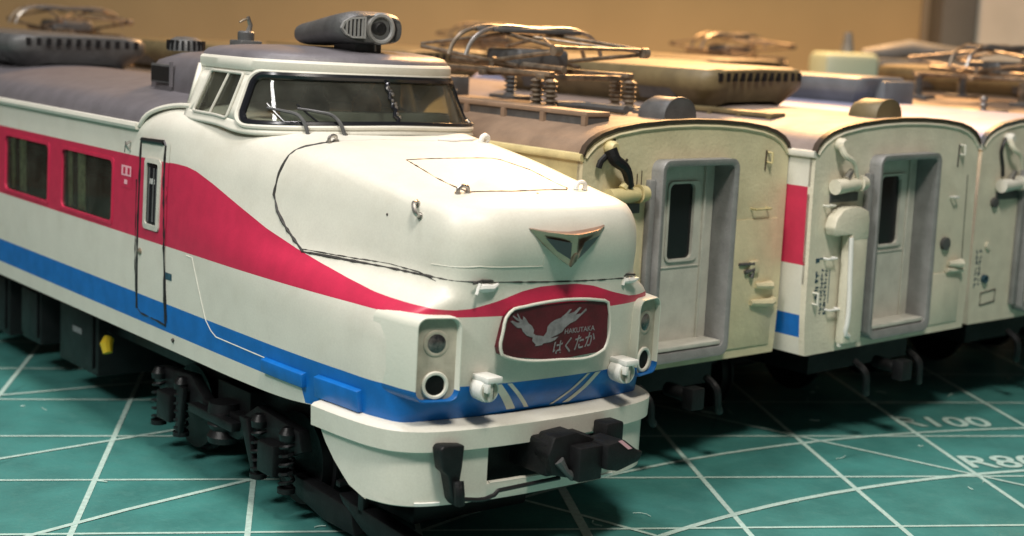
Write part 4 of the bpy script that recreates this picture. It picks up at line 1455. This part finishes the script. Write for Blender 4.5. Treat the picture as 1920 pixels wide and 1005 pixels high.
def vent(parent, x, y, zb, m, w=.30, l=.26, h=.155):
    sec = [(-w / 2, -.04)] + [(-w / 2 * cos(a), h * sin(a) ** .75 if a not in (0,) else 0) for a in [pi * k / 18 for k in range(1, 18)]] + [(w / 2, -.04)]
    mb = MB()
    mb.grid([[(x + a * .96, y - .008, zb + b * .97) for a, b in sec], [(x + a, y, zb + b) for a, b in sec], [(x + a, y + l * .8, zb + b) for a, b in sec], [(x + a * .9, y + l, zb + b * .85) for a, b in sec]], cap0=True, cap1=True)
    o = mb.build('roof_vent', m, parent, angle=50)
    MB().tube([(x + a, y - .004, zb + b) for a, b in sec], .006, 5).build('vent_seam', m, o)
    return o


def insulator(parent, x, y, z0, z1, m, r=.05, n=6):
    prof = [(r * .5, 0)]
    h = z1 - z0
    for k in range(n):
        a = h * (k + .1) / n; b = h * (k + .9) / n
        prof += [(r * .6, a), (r, a + (b - a) * .35), (r, a + (b - a) * .55), (r * .6, b)]
    prof += [(r * .5, h)]
    return MB().lathe(prof, (x, y, z0), (0, 0, 1), 18).build('insulator', m, parent)


def pantograph(parent, yc, m=BRASS, m2=DGREY, zr=2.41):
    """folded diamond pantograph on a base frame: four pairs of ribbed insulators, frame tubes, arms, head with two horned strips"""
    y0, y1 = yc - .65, yc + .65
    fr = MB()
    for x in (-.38, .38):
        fr.box(x - .03, x + .03, y0 - .08, y1 + .08, 2.625, 2.66)
    for y in (y0, yc, y1):
        fr.box(-.44, .44, y - .03, y + .03, 2.60, 2.64)
    p = fr.build('pantograph', m, parent, bevel=.008)
    for x in (-.38, .38):
        for y in (y0, y1):
            for d in ((-.075, .075) if y == y0 else (0,)):
                insulator(p, x, y + d, zr, 2.61, m if y == y0 else m2)
            MB().box(x - .09, x + .09, y - .16, y + .16, zr - .03, zr + .012).build('insulator_foot', m2, p, bevel=.01)
    ar = MB()
    kx = .42
    for s in (-1, 1):
        # lower arms from the frame up to the knees, upper arms back to the head
        ar.tube([(s * .30, yc + .25, 2.68), (s * kx, y0 - .16, 2.80)], .016, 8)
        ar.tube([(s * kx, y0 - .16, 2.83), (s * .22, yc + .05, 2.915)], .014, 8)
        ar.tube([(s * kx, y0 - .16, 2.81), (-s * .10, yc - .02, 2.90)], .010, 6)
        ar.tube([(s * .30, yc - .25, 2.68), (s * kx, y1 + .12, 2.78)], .016, 8)
        ar.tube([(s * kx, y1 + .12, 2.80), (s * .22, yc - .05, 2.91)], .013, 8)
        ar.lathe([(.0, -.03), (.038, -.03), (.038, .03), (.0, .03)], (s * kx, y0 - .16, 2.81), (1, 0, 0), 14)
    ar.tube([(-kx, y0 - .16, 2.83), (kx, y0 - .16, 2.83)], .013, 8)
    ar.tube([(-.34, yc, 2.70), (.34, yc, 2.70)], .035, 12)
    ar.tube([(-.2, y0, 2.67), (-.2, y1, 2.70)], .028, 8)
    ar.build('pantograph_arm', m, p)
    for dy in (-.10, .10):
        hd = MB()
        pts = smooth_path([(-.66, yc + dy, 2.74), (-.62, yc + dy, 2.83), (-.54, yc + dy, 2.90), (-.42, yc + dy, 2.94), (0, yc + dy, 2.945), (.42, yc + dy, 2.94), (.54, yc + dy, 2.90), (.62, yc + dy, 2.83), (.66, yc + dy, 2.74)], 5)
        hd.tube(pts, .016, 8)
        hd.build('contact_horn', STEEL if dy < 0 else m, p)
    hd = MB().box(-.42, .42, yc - .13, yc + .13, 2.915, 2.95)
    hd.build('contact_strip', m2, p, bevel=.01)
    hd = MB()
    hd.box(-.25, .25, yc - .2, yc + .2, 2.66, 2.80)
    hd.build('spring_case', m2, p, bevel=.04, bseg=3)
    return p


cooler(CAR1, 7.95, 2.6, 2.43, DGREY)



# ------------------------------------------------------------------ the trailer cars behind
W, ZG, ZB = .98, 2.17, .735
ARC = [(-.978, 2.17), (-.955, 2.222), (-.90, 2.268), (-.82, 2.306), (-.70, 2.338), (-.50, 2.365), (-.25, 2.382), (0, 2.388)]
SEC = [(-.955, ZB), (-.968, .85), (-.977, 1.0), (-.98, 1.2), (-.98, 1.9), (-.975, ZG)]
END_OUT = SEC + [(x, z) for x, z in ARC[1:]] + [(-x, z) for x, z in reversed(ARC[:-1])] + [(-x, z) for x, z in reversed(SEC[:-1])]
CZ = [(ZB, 0), (.864, 2), (1.027, 0), (1.386, 1), (1.943, 0), (2.17, 0)]


def sec_x(z):
    return lin([(b, -a) for a, b in SEC], z)


def arcz(x):
    return lin([(a, b) for a, b in ARC], -abs(x))


def trailer(name, label, loc, yaw, roll, endm, roofm, sidem, length=13.4, edge=BROWN, opts=()):
    root = empty(name, loc, (0, roll, TY + yaw), label, 'model train', 'passenger cars lined up behind the bonnet car')
    b = MB()
    wins = [(1.9 + 1.165 * k, 2.81 + 1.165 * k) for k in range(9)]
    ys_ = sorted(set([.03, length] + [v for w in wins for v in w]))
    lev = [(ZB, 0), (.864, 2), (1.027, 0), (1.25, 0), (1.386, 1), (1.43, 1), (1.89, 1), (1.943, 0), (2.17, 0)]
    for s in (-1, 1):
        for y0, y1 in zip(ys_, ys_[1:]):
            for (z0, mi), (z1, _) in zip(lev, lev[1:]):
                if (y0, y1) in wins and z0 == 1.43: continue
                b.add([(s * sec_x(z0), y0, z0), (s * sec_x(z0), y1, z0), (s * sec_x(z1), y1, z1), (s * sec_x(z1), y0, z1)], [(0, 1, 2, 3)], mi)
    body_ = b.build('body', [sidem, PINK, BLUE], root)
    for s in (-1, 1):
        for y0, y1 in wins[:5]:
            pw_ = MB().add([(s * (sec_x(z) - .012), y, z) for y, z in ((y0, 1.43), (y1, 1.43), (y1, 1.89), (y0, 1.89))], [(0, 1, 2, 3)])
            pw_.build('window', GLASSD, root, smooth=False)
    MB().box(-.95, .95, .30, length - .05, .9, 1.0).build('interior', INNER, root, smooth=False)
    # end wall: a plate with a doorway cut out, built as strips round the opening
    e = MB()
    ox0, ox1, oz0, oz1 = -.33, .33, .86, 2.10
    def cut(poly, keep):
        """clip polygon to half planes"""
        for ax, val, sg in keep:
            out = []
            for i in range(len(poly)):
                p, q = poly[i], poly[(i + 1) % len(poly)]
                dp, dq = sg * (p[ax] - val), sg * (q[ax] - val)
                if dp >= 0: out.append(p)
                if (dp > 0 > dq) or (dp < 0 < dq):
                    t = dp / (dp - dq)
                    out.append((p[0] + (q[0] - p[0]) * t, p[1] + (q[1] - p[1]) * t))
            poly = out
        return poly
    for keep in ([(0, ox0, -1)], [(0, ox1, 1)], [(0, ox0, 1), (0, ox1, -1), (1, oz1, 1)], [(0, ox0, 1), (0, ox1, -1), (1, oz0, -1)]):
        pl = cut(END_OUT, keep)
        e.add([(x, 0, z) for x, z in pl], [tuple(range(len(pl)))])
        e.add([(x, .05, z) for x, z in pl], [tuple(range(len(pl)))])
    n = len(END_OUT)
    e.add([(x, 0, z) for x, z in END_OUT] + [(x, .05, z) for x, z in END_OUT], [(i, (i + 1) % n, n + (i + 1) % n, n + i) for i in range(n)])
    end = e.build('end_wall', endm, root, smooth=False)
    # slightly raised rim that follows the roof line
    rm = MB()
    Ls = [(-.955, 2.17)] + [(x * .975, z - .024) for x, z in ARC[1:]]
    Ls = Ls + [(-x, z) for x, z in reversed(Ls[:-1])]
    rm.tube([(x, -.002, z) for x, z in Ls], .013, 6)
    rm.build('end_bead', endm, end)
    ed = MB()
    Lr = ARC + [(-x, z) for x, z in reversed(ARC[:-1])]
    ed.grid([[(x, -.012, z - .004) for x, z in Lr], [(x * 1.010, -.016, z + .022) for x, z in Lr], [(x * 1.010, .03, z + .024) for x, z in Lr], [(x, .03, z) for x, z in Lr]], close=False)
    ed.build('roof_edge', edge, root)
    rf = MB()
    rf.grid([[(x, y, z + .012) for x, z in Lr] for y in (.0, .5, 2, 5, 9, length)])
    rf.build('roof', roofm, root, angle=60)
    g_ = MB()
    for s in (-1, 1):
        g_.grid([[(s * .97, y, 2.148), (s * 1.0, y, 2.152), (s * 1.006, y, 2.17), (s * 1.0, y, 2.195), (s * .97, y, 2.20)] for y in (-.004, 5, length)], close=True, cap0=True, cap1=True)
    g_.build('gutter', sidem, root)
    # gangway: rubber frame standing proud, door set back with a tall window
    oo = rrect(-.37, .37, .80, 2.15, .07, 6); ii = rrect(-.326, .326, .862, 2.108, .04, 6); im = rrect(-.352, .352, .822, 2.132, .055, 6)
    sc = lambda L_, y: [(x, y, z) for x, z in L_]
    gw = MB().grid([sc(oo, .0), sc(oo, -.090), sc([(x * .985, z) for x, z in oo], -.102), sc(im, -.104), sc(ii, -.092), sc(ii, .14)], close=True)
    gway = gw.build('gangway', GREY, root, angle=40)
    MB().box(-.42, -.37, -.05, .0, .86, 2.02).build('gangway_flange', GREY, gway, bevel=.008)
    MB().box(.37, .385, -.02, .0, .86, 2.06).build('gangway_flange', GREY, gway, bevel=.004)
    dw = MB()
    wx0, wx1, wz0, wz1 = -.115, .130, 1.455, 1.975
    DYY = .085
    wo = rrect(wx0, wx1, wz0, wz1, .035, 5)
    dl = [(-.32, .87), (.32, .87), (.32, 2.10), (-.32, 2.10)]
    for x0, x1, z0, z1 in ((-.32, wx0, .87, 2.10), (wx1, .32, .87, 2.10), (wx0, wx1, wz1, 2.10), (wx0, wx1, .87, wz0)):
        dw.add([(x0, DYY, z0), (x1, DYY, z0), (x1, DYY, z1), (x0, DYY, z1)], [(0, 1, 2, 3)])
    door = dw.build('end_door', DOORC, root, smooth=False)
    wr = MB().grid([sc(rrect(wx0 - .014, wx1 + .055, wz0 - .014, wz1 + .014, .05, 5), DYY - .003), sc(rrect(wx0 - .012, wx1 + .05, wz0 - .012, wz1 + .012, .045, 5), DYY - .015), sc(rrect(wx0 + .004, wx1 - .002, wz0 + .004, wz1 - .004, .04, 5), DYY - .013), sc(rrect(wx0 + .006, wx1 - .004, wz0 + .006, wz1 - .006, .04, 5), DYY + .015)], close=True)
    w_ = wr.build('door_window', DOORC, door, angle=30)
    MB().add([(x, DYY + .010, z) for x, z in ((wx0, wz0), (wx1, wz0), (wx1, wz1), (wx0, wz1))], [(0, 1, 2, 3)]).build('pane', GASKET, w_, smooth=False)
    MB().box(.215, .235, DYY - .02, DYY, .875, 2.09).box(-.25, .21, DYY - .008, DYY, 1.40, 1.412).box(-.31, .31, -.08, DYY, .872, .90).build('door_rail', DOORC, door, bevel=.004)
    # running gear
    MB().box(-.60, .60, .25, length - .2, .50, ZB + .1).build('underframe', BLACK, root, smooth=False)
    MB().box(-.50, .50, .28, .45, .50, ZB + .1).build('end_beam', BLACK, root, smooth=False)
    MB().tube([(0, .1, .56), (0, -.12, .55)], .05, 10).box(-.06, .06, -.20, -.10, .47, .62).build('coupler', BLACK, root, bevel=.01)
    hz = MB()
    for x in (-.35, .30):
        hz.tube(smooth_path([(x, .02, .62), (x, -.08, .56), (x + .05, -.06, .42), (x + .14, .0, .36)], 5), .028, 8)
    hz.build('jumper_hose', BLACK, root)
    bogie(root, 2.05)
    bogie(root, length - 2.4)
    equipment(root, [(4.2, 5.2, .22, .1), (5.5, 7.4, .25, .06), (7.7, 9.2, .2, .08)])
    return root, end, gway


def jumper(root, x0, z0, x1, z1, knob, cable, sock_x, sock_z, cabm=BLACK, k_=1.0):
    """upper knob, cable hanging from it, horizontal socket with a round cap"""
    mb = MB().lathe([(.045, -.0), (.045, .05), (.03, .07), (0, .07)], (x0, 0, z0), (0, -1, 0), 14)
    k = mb.build('jumper_knob', knob, root)
    MB().tube(smooth_path([(x0 - .03, -.05, z0 - .01), (x0 - .01, -.075, z0 - .07), ((x0 + x1) / 2, -.085, (z0 + z1) / 2), (x1, -.07, z1)], 5), .03, 9, rr=[k_ * (.045 - .0012 * i) for i in range(16)]).build('jumper_cable', cable, root)
    mb = MB().tube([(sock_x, -.06, sock_z), (sock_x + .08, -.06, sock_z + .003), (sock_x + .26, -.05, sock_z + .012)], .05, 14, rr=[.055, .052, .045])
    mb.tube([(sock_x + .27, -.05, sock_z + .012), (sock_x + .34, -.05, sock_z + .012)], .06, 14, rr=[.062, .05])
    mb.build('jumper_socket', knob, root)
    MB().tube([(sock_x + .12, -.06, sock_z + .05), (sock_x + .18, -.055, sock_z + .11)], .03, 8, rr=[.03, .02]).build('socket_clip', STEEL if cabm is STEEL else knob, root)
    MB().box(sock_x + .02, sock_x + .33, -.012, .0, sock_z - .12, sock_z - .055).build('socket_bracket', DGREY, root, bevel=.005)


def rung(root, x, z, vertical=True, m=YEL, h=.07):
    pts = [(x, .01, z - h / 2), (x, -.045, z - h / 2), (x, -.045, z + h / 2), (x, .01, z + h / 2)] if vertical else [(x - h / 2, .01, z), (x - h / 2, -.045, z), (x + h / 2, -.045, z), (x + h / 2, .01, z)]
    return MB().tube(pts, .009, 6).build('hand_rung', m, root)


def dirt_line(root, pts, r=.005, m=BROWN):
    return MB().tube([(x, -.001, z) for x, z in pts], r, 5).build('panel_line', m, root)


# car 2: yellowed end, black cable
R2, E2, G2 = trailer('passenger_train_car', 'model passenger car next to the bonnet car, yellowed end wall with a black hanging cable',
                     (1.157, 9.738, .004), .016, .005, END, ROOFT, YEL)
jumper(R2, -.765, 2.235, -.625, 1.99, YEL, BLACK, -.80, 1.925)
MB().tube([(-.80, -.04, 2.20), (-.86, -.035, 2.15), (-.87, -.03, 2.11)], .02, 8).build('cable_end', BLACK, R2)
MB().tube([(-.62, -.06, 2.0), (-.60, -.05, 1.96)], .022, 8).build('socket_glint', STEEL, R2)
pipe_prof = [(-.60, 1.78), (-.52, 1.76), (-.46, 1.68), (-.45, 1.3), (-.45, .80), (-.62, .80), (-.63, 1.3), (-.64, 1.70)]
MB().prism(pipe_prof, lambda p: (p[0], -.02, p[1]), lambda p: (p[0], .0, p[1])).build('cable_trunk', END, R2, bevel=.008)
MB().box(.42, .90, -.010, .0, .80, 1.71).build('raised_panel', END, R2, bevel=.004)
rung(R2, .755, 2.14)
rung(R2, .70, 1.785, False, YEL, .16)
MB().box(.62, .72, -.035, 0, 1.33, 1.42).build('latch_box', END, R2, bevel=.01)
MB().tube([(.52, -.015, 1.40), (.66, -.03, 1.40)], .012, 6).tube([(.58, -.02, 1.34), (.66, -.03, 1.36), (.64, -.03, 1.30)], .016, 6).build('brake_latch', DGREY, R2)
MB().tube([(.70, -.02, 1.24), (.84, -.04, 1.235), (.88, -.02, 1.22)], .032, 8, rr=[.02, .034, .02]).build('pipe_elbow', END, R2)
MB().tube([(.66, -.02, 1.12), (.84, -.04, 1.11), (.90, -.02, 1.12)], .03, 8, rr=[.02, .034, .03]).build('pipe_elbow', END, R2)
dirt_line(R2, [(.45, 1.055), (.60, 1.06), (.80, 1.065)], .008)
dirt_line(R2, [(.80, 1.06), (.81, .98), (.80, .88)], .004)
dirt_line(R2, [(.48, .83), (.60, .835), (.78, .86)], .006)
dirt_line(R2, [(-.50, 2.06), (-.50, 1.96)], .004); dirt_line(R2, [(-.46, 2.08), (-.46, 1.98)], .004)
dirt_line(R2, [(.74, 2.19), (.735, 2.05)], .008)
for x, z, r in ((-.60, 2.15, .012), (-.72, 2.28, .015), (-.58, 2.06, .016), (-.57, 2.02, .012), (.60, 1.5, .01), (.72, 1.2, .012), (-.9, 1.95, .01)):
    MB().lathe([(0, .0), (r, .001), (0, .004)], (x, 0, z), (0, -1, 0), 7).build('dirt_spot', BROWN, R2)
vent(R2, .02, .16, 2.385, DGREY)
pantograph(R2, 1.75)
# equipment planks either side of the pantograph
def plank(root, x0, x1, y0, y1, z0, z1, m, n=6, face=-1):
    p = MB().box(x0, x1, y0, y1, z1 - .03, z1)
    b = p.build('roof_plank', m, root, bevel=.004)
    MB().box(x0 + .015 if face < 0 else x0, x1, y0 + .01, y1, z0, z1 - .03).build('plank_trough', DGREY, b, smooth=False)
    for k in range(n):
        y = y0 + .0 + (y1 - y0) * k / n
        MB().box(x0 - .012, x0 + .014, y, y + .04, z0 - .02, z1 - .028).build('plank_bracket', m, b)
    return b


plank(R2, -.71, -.50, .28, 3.6, 2.31, 2.435, ROOFT, 8)
MB().box(.10, .16, .55, .70, 2.39, 2.42).build('roof_pad', DGREY, R2)
MB().tube([(-.1, .55, 2.43), (-.1, 1.0, 2.43), (-.3, 1.05, 2.43)], .03, 8).build('roof_cable', DGREY, R2)
MB().tube([(0, 2.6, 2.42), (-.05, 4.5, 2.43)], .03, 8).box(-.2, .2, 2.7, 3.0, 2.38, 2.55).build('roof_cable', DGREY, R2, bevel=.01)
cooler(R2, 6.3, 2.75, 2.38, OLIVE)
pantograph(R2, 10.3)

# car 3: sage end, printed lettering, cream pipe
R3, E3, G3 = trailer('passenger_train_car', 'model passenger car in the middle, crimson and blue stripes at its left, cream curved pipe',
                     (2.847, 10.829, .013), .012, -.011, ENDG, ROOFM, CREAM)
jumper(R3, -.745, 2.24, -.59, 2.0, ENDG, ENDG, -.82, 1.945, STEEL, .55)
MB().box(-.66, -.45, -.10, -.02, .80, 1.60).build('cable_trunk', ENDG, R3, bevel=.02)
MB().prism([(-.64, 1.56), (-.64, 1.60), (-.82, 1.60), (-.845, 1.66), (-.82, 1.73), (-.76, 1.78), (-.68, 1.80), (-.56, 1.795), (-.47, 1.76), (-.455, 1.70), (-.455, 1.56)], lambda p: (p[0], -.105, p[1]), lambda p: (p[0], -.01, p[1])).build('trunk_hood', ENDG, R3, bevel=.012)
MB().tube(smooth_path([(-.655, -.105, 1.58), (-.645, -.11, 1.3), (-.64, -.11, .95), (-.64, -.10, .88), (-.60, -.10, .86)], 5), .018, 8).build('vent_pipe', WHITE, R3)
MB().tube([(-.64, -.05, .86), (-.63, -.05, .78)], .022, 8).build('pipe_end', CREAM, R3)
rung(R3, -.82, 1.81, False, CREAM, .07); rung(R3, -.77, 1.43, False, WHITE, .09); rung(R3, -.71, 1.055, False, WHITE, .11); rung(R3, -.905, 1.15, True, CREAM, .08)
random.seed(5)
pr = MB()
def glyphs(mb, x0, z0, nx, nz, px, pz, tilt=0.0):
    for i in range(nx):
        for j in range(nz):
            if random.random() < .15: continue
            x = x0 + i * px; z = z0 - j * pz
            for _ in range(3):
                a = x + random.uniform(0, px * .5); b = z - random.uniform(0, pz * .6)
                if random.random() < .5: mb.box(a, a + px * .45, -.0022, -.0006, b - pz * .07, b + pz * .07)
                else: mb.box(a, a + px * .12, -.0022, -.0006, b - pz * .3, b + pz * .2)
pr.box(-.90, -.885, -.002, 0, 1.40, 1.43).box(-.90, -.82, -.002, 0, 1.425, 1.435).box(-.90, -.86, -.002, 0, 1.405, 1.43)
for _ in range(2): glyphs(pr, -.90, 1.34, 1, 4, .055, .055); glyphs(pr, -.835, 1.35, 2, 9, .040, .030); glyphs(pr, -.835, 1.10, 2, 3, .045, .03)
pr.box(-.742, -.736, -.002, 0, 1.10, 1.34)
pr.build('end_lettering', PRINTB, R3, smooth=False)
MB().box(.40, .86, -.010, .0, .80, 1.20).build('raised_panel', ENDG, R3, bevel=.004)
rung(R3, .735, 2.15, True, CREAM); rung(R3, .68, 1.79, False, WHITE, .05)
MB().lathe([(.05, 0), (.05, .03), (.03, .035), (0, .03)], (.62, 0, 1.43), (0, -1, 0), 14).build('brake_latch', DGREY, R3)
MB().tube([(.68, -.02, 1.27), (.80, -.05, 1.27), (.84, -.02, 1.27)], .03, 8, rr=[.02, .036, .02]).tube([(.66, -.02, 1.22), (.86, -.03, 1.21)], .02, 8).build('pipe_elbow', ENDG, R3)
dirt_line(R3, [(.44, 1.185), (.60, 1.19), (.84, 1.20)], .006, SOOT); dirt_line(R3, [(.72, 1.20), (.735, 1.1), (.73, .92), (.70, .89), (.46, .87)], .005, SOOT)
dirt_line(R3, [(.72, 2.19), (.715, 2.02)], .008, SOOT); dirt_line(R3, [(.86, 1.95), (.87, 1.45), (.88, 1.2)], .004, SOOT)
vent(R3, .02, .16, 2.375, OLIVE)
cooler(R3, 2.78, 2.75, 2.37, OLIVE, hw=.60, h=.33)
plank(R3, -.66, -.50, .70, 1.6, 2.30, 2.40, OLIVE, 3)
cooler(R3, 7.0, 2.75, 2.37, OLIVE)

# car 4: cut by the right edge of the picture, lilac light painted into its roof colour
R4, E4, G4 = trailer('passenger_train_car', 'model passenger car cut off by the right edge, grey-green end wall, roof painted as lit pale lilac',
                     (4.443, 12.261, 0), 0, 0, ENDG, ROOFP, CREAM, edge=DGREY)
jumper(R4, -.655, 2.235, -.50, 1.99, CREAM, ENDG, -.76, 1.86, STEEL, .55)
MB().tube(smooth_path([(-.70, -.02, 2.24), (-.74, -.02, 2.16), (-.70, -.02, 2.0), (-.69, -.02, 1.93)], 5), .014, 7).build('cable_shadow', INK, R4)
MB().lathe([(.04, 0), (.04, .03), (.02, .035), (0, .03)], (-.76, 0, 1.72), (0, -1, 0), 12).build('bolt_boss', DGREY, R4)
MB().lathe([(.03, 0), (.03, .02), (0, .02)], (-.79, 0, 1.37), (0, -1, 0), 12).build('bolt_boss', ENDG, R4)
pr = MB(); 
for _ in range(2): glyphs(pr, -.93, 1.34, 2, 7, .045, .045)
pr.build('end_lettering', PRINTB, R4, smooth=False)
MB().tube([(x, -.002, z) for x, z in ((-.82, .98), (-.62, 1.0), (-.62, .90), (-.82, .88))], .006, 5, closed=True).build('panel_line', SOOT, R4)
MB().lathe([(.035, 0), (.035, .03), (.02, .03), (.02, 0)], (-.80, 0, 1.10), (0, -1, 0), 14).build('pipe_stub', PRINTB, R4)
MB().box(-.05, .40, 1.7, 2.75, 2.36, 2.60).build('roof_box', SLATE, R4, bevel=.02)
cooler(R4, 2.3, 1.1, 2.37, SLATE, hw=.36, h=.26, grille=False, nm='air_duct')
insulator(R4, .25, .85, 2.36, 2.52, STEEL, .04, 3)
MB().box(.05, .5, .75, .95, 2.37, 2.40).build('insulator_pad', STEEL, R4, bevel=.01)
cooler(R4, 5.8, 2.75, 2.37, OLIVE)

# two more cars beyond, seen only as roofs
R5, E5, G5 = trailer('passenger_train_car', 'second farthest model passenger car, tan roof carrying a pantograph near the right edge',
                     (0, 0, 0), 0, 0, ENDG, ROOFT, CREAM)
R6, E6, G6 = trailer('passenger_train_car', 'farthest model passenger car, blurred tan roof close to the tan wall',
                     (0, 0, 0), 0, 0, ENDG, ROOFT, CREAM)
def place(root, u, v):
    root.location = (u * cos(TY) + v * sin(TY), u * sin(TY) - v * cos(TY), 0)
place(R5, 13.3, -6.9); place(R6, 15.5, -7.0)
pantograph(R5, 1.9); cooler(R5, 6.6, 2.75, 2.37, OLIVE); pantograph(R5, 10.4)
MB().box(-.5, .5, 3.2, 4.3, 2.36, 2.52).build('roof_box', OLIVE, R5, bevel=.03)
cooler(R6, 3.2, 2.75, 2.37, OLIVE); pantograph(R6, 7.6)
vent(R5, 0, .2, 2.375, SLATE)

# ------------------------------------------------------------------ clutter behind the trains
bx = empty('parts_tray', (6.1, 24.5, -.3), (0, 0, .1), 'blurred pale green tray heaped with slate-grey parts near the wall', 'tray')
MB().box(-1.25, -.35, -.5, .5, 0, 3.02).build('tray_box', PALEG, bx, bevel=.1)
MB().tube([(-.75, 0, 3.0), (-.75, 0, 3.35)], .1, 10, rr=[.12, .06]).build('tray_post', SLATE, bx)
MB().box(-.35, 1.5, -.5, .5, 1.6, 2.95).tube([(-.5, 0, 3.0), (.3, 0, 3.12), (1.5, 0, 3.0)], .15, 10, rr=[.1, .16, .12]).build('part_heap', SLATE, bx, bevel=.08)
cb = empty('grey_cabinet', (11.9, 33.2, -.3), (0, 0, -.05), 'blurred light grey cabinet standing against the wall at the top right', 'cabinet')
MB().box(-2.6, 12, -1.2, 2, 0, 16).build('cabinet_body', PANELG, cb, bevel=.1)
MB().box(-2.85, -2.1, -1.35, 0, 0, 16).build('cabinet_edge', PANELD, cb, bevel=.05)

# ------------------------------------------------------------------ every separate piece becomes an object of its own
SPLIT = {'painted_chevron', 'side_grille', 'jumper_hose', 'panel_ridge', 'bonnet_seam', 'hatch_line', 'pantograph_arm', 'seat_row', 'door_gasket',
         'vent_slot', 'window_bar', 'curtain', 'windscreen_band', 'gutter', 'roof_bead', 'louvre', 'end_louvre', 'horn_slat', 'brake_latch',
         'pipe_elbow', 'brake_rigging', 'door_rail', 'badge_recess', 'plough_lip', 'side_mark', 'part_heap', 'jumper_socket', 'cable_trunk', 'roof_cable',
         'grab_handle', 'interior', 'plug_cap', 'lid_clip', 'end_wall_x', 'tray_box', 'coupler'}


def split_loose(o):
    bm = bmesh.new(); bm.from_mesh(o.data)
    seen = set(); groups = []
    bm.verts.ensure_lookup_table()
    for v in bm.verts:
        if v.index in seen: continue
        st = [v]; seen.add(v.index); g = []
        while st:
            w = st.pop(); g.append(w.index)
            for e in w.link_edges:
                q = e.other_vert(w)
                if q.index not in seen:
                    seen.add(q.index); st.append(q)
        groups.append(set(g))
    if len(groups) > 1:
        src = o.data
        for k, g in enumerate(groups):
            b2 = bmesh.new(); b2.from_mesh(src)
            b2.verts.ensure_lookup_table()
            bmesh.ops.delete(b2, geom=[v for v in b2.verts if v.index not in g], context='VERTS')
            me = bpy.data.meshes.new(src.name)
            b2.to_mesh(me); b2.free()
            for m in src.materials: me.materials.append(m)
            if k == 0: o.data = me
            else:
                c = bpy.data.objects.new(o.name.split('.')[0], me)
                COL.objects.link(c); c.parent = o.parent; c.location = o.location; c.rotation_euler = o.rotation_euler
                if 'label' in o: c['label'] = o['label']
    bm.free()


for o in list(bpy.data.objects):
    if o.type == 'MESH' and o.name.split('.')[0] in SPLIT and len(o.data.vertices) < 3000:
        split_loose(o)
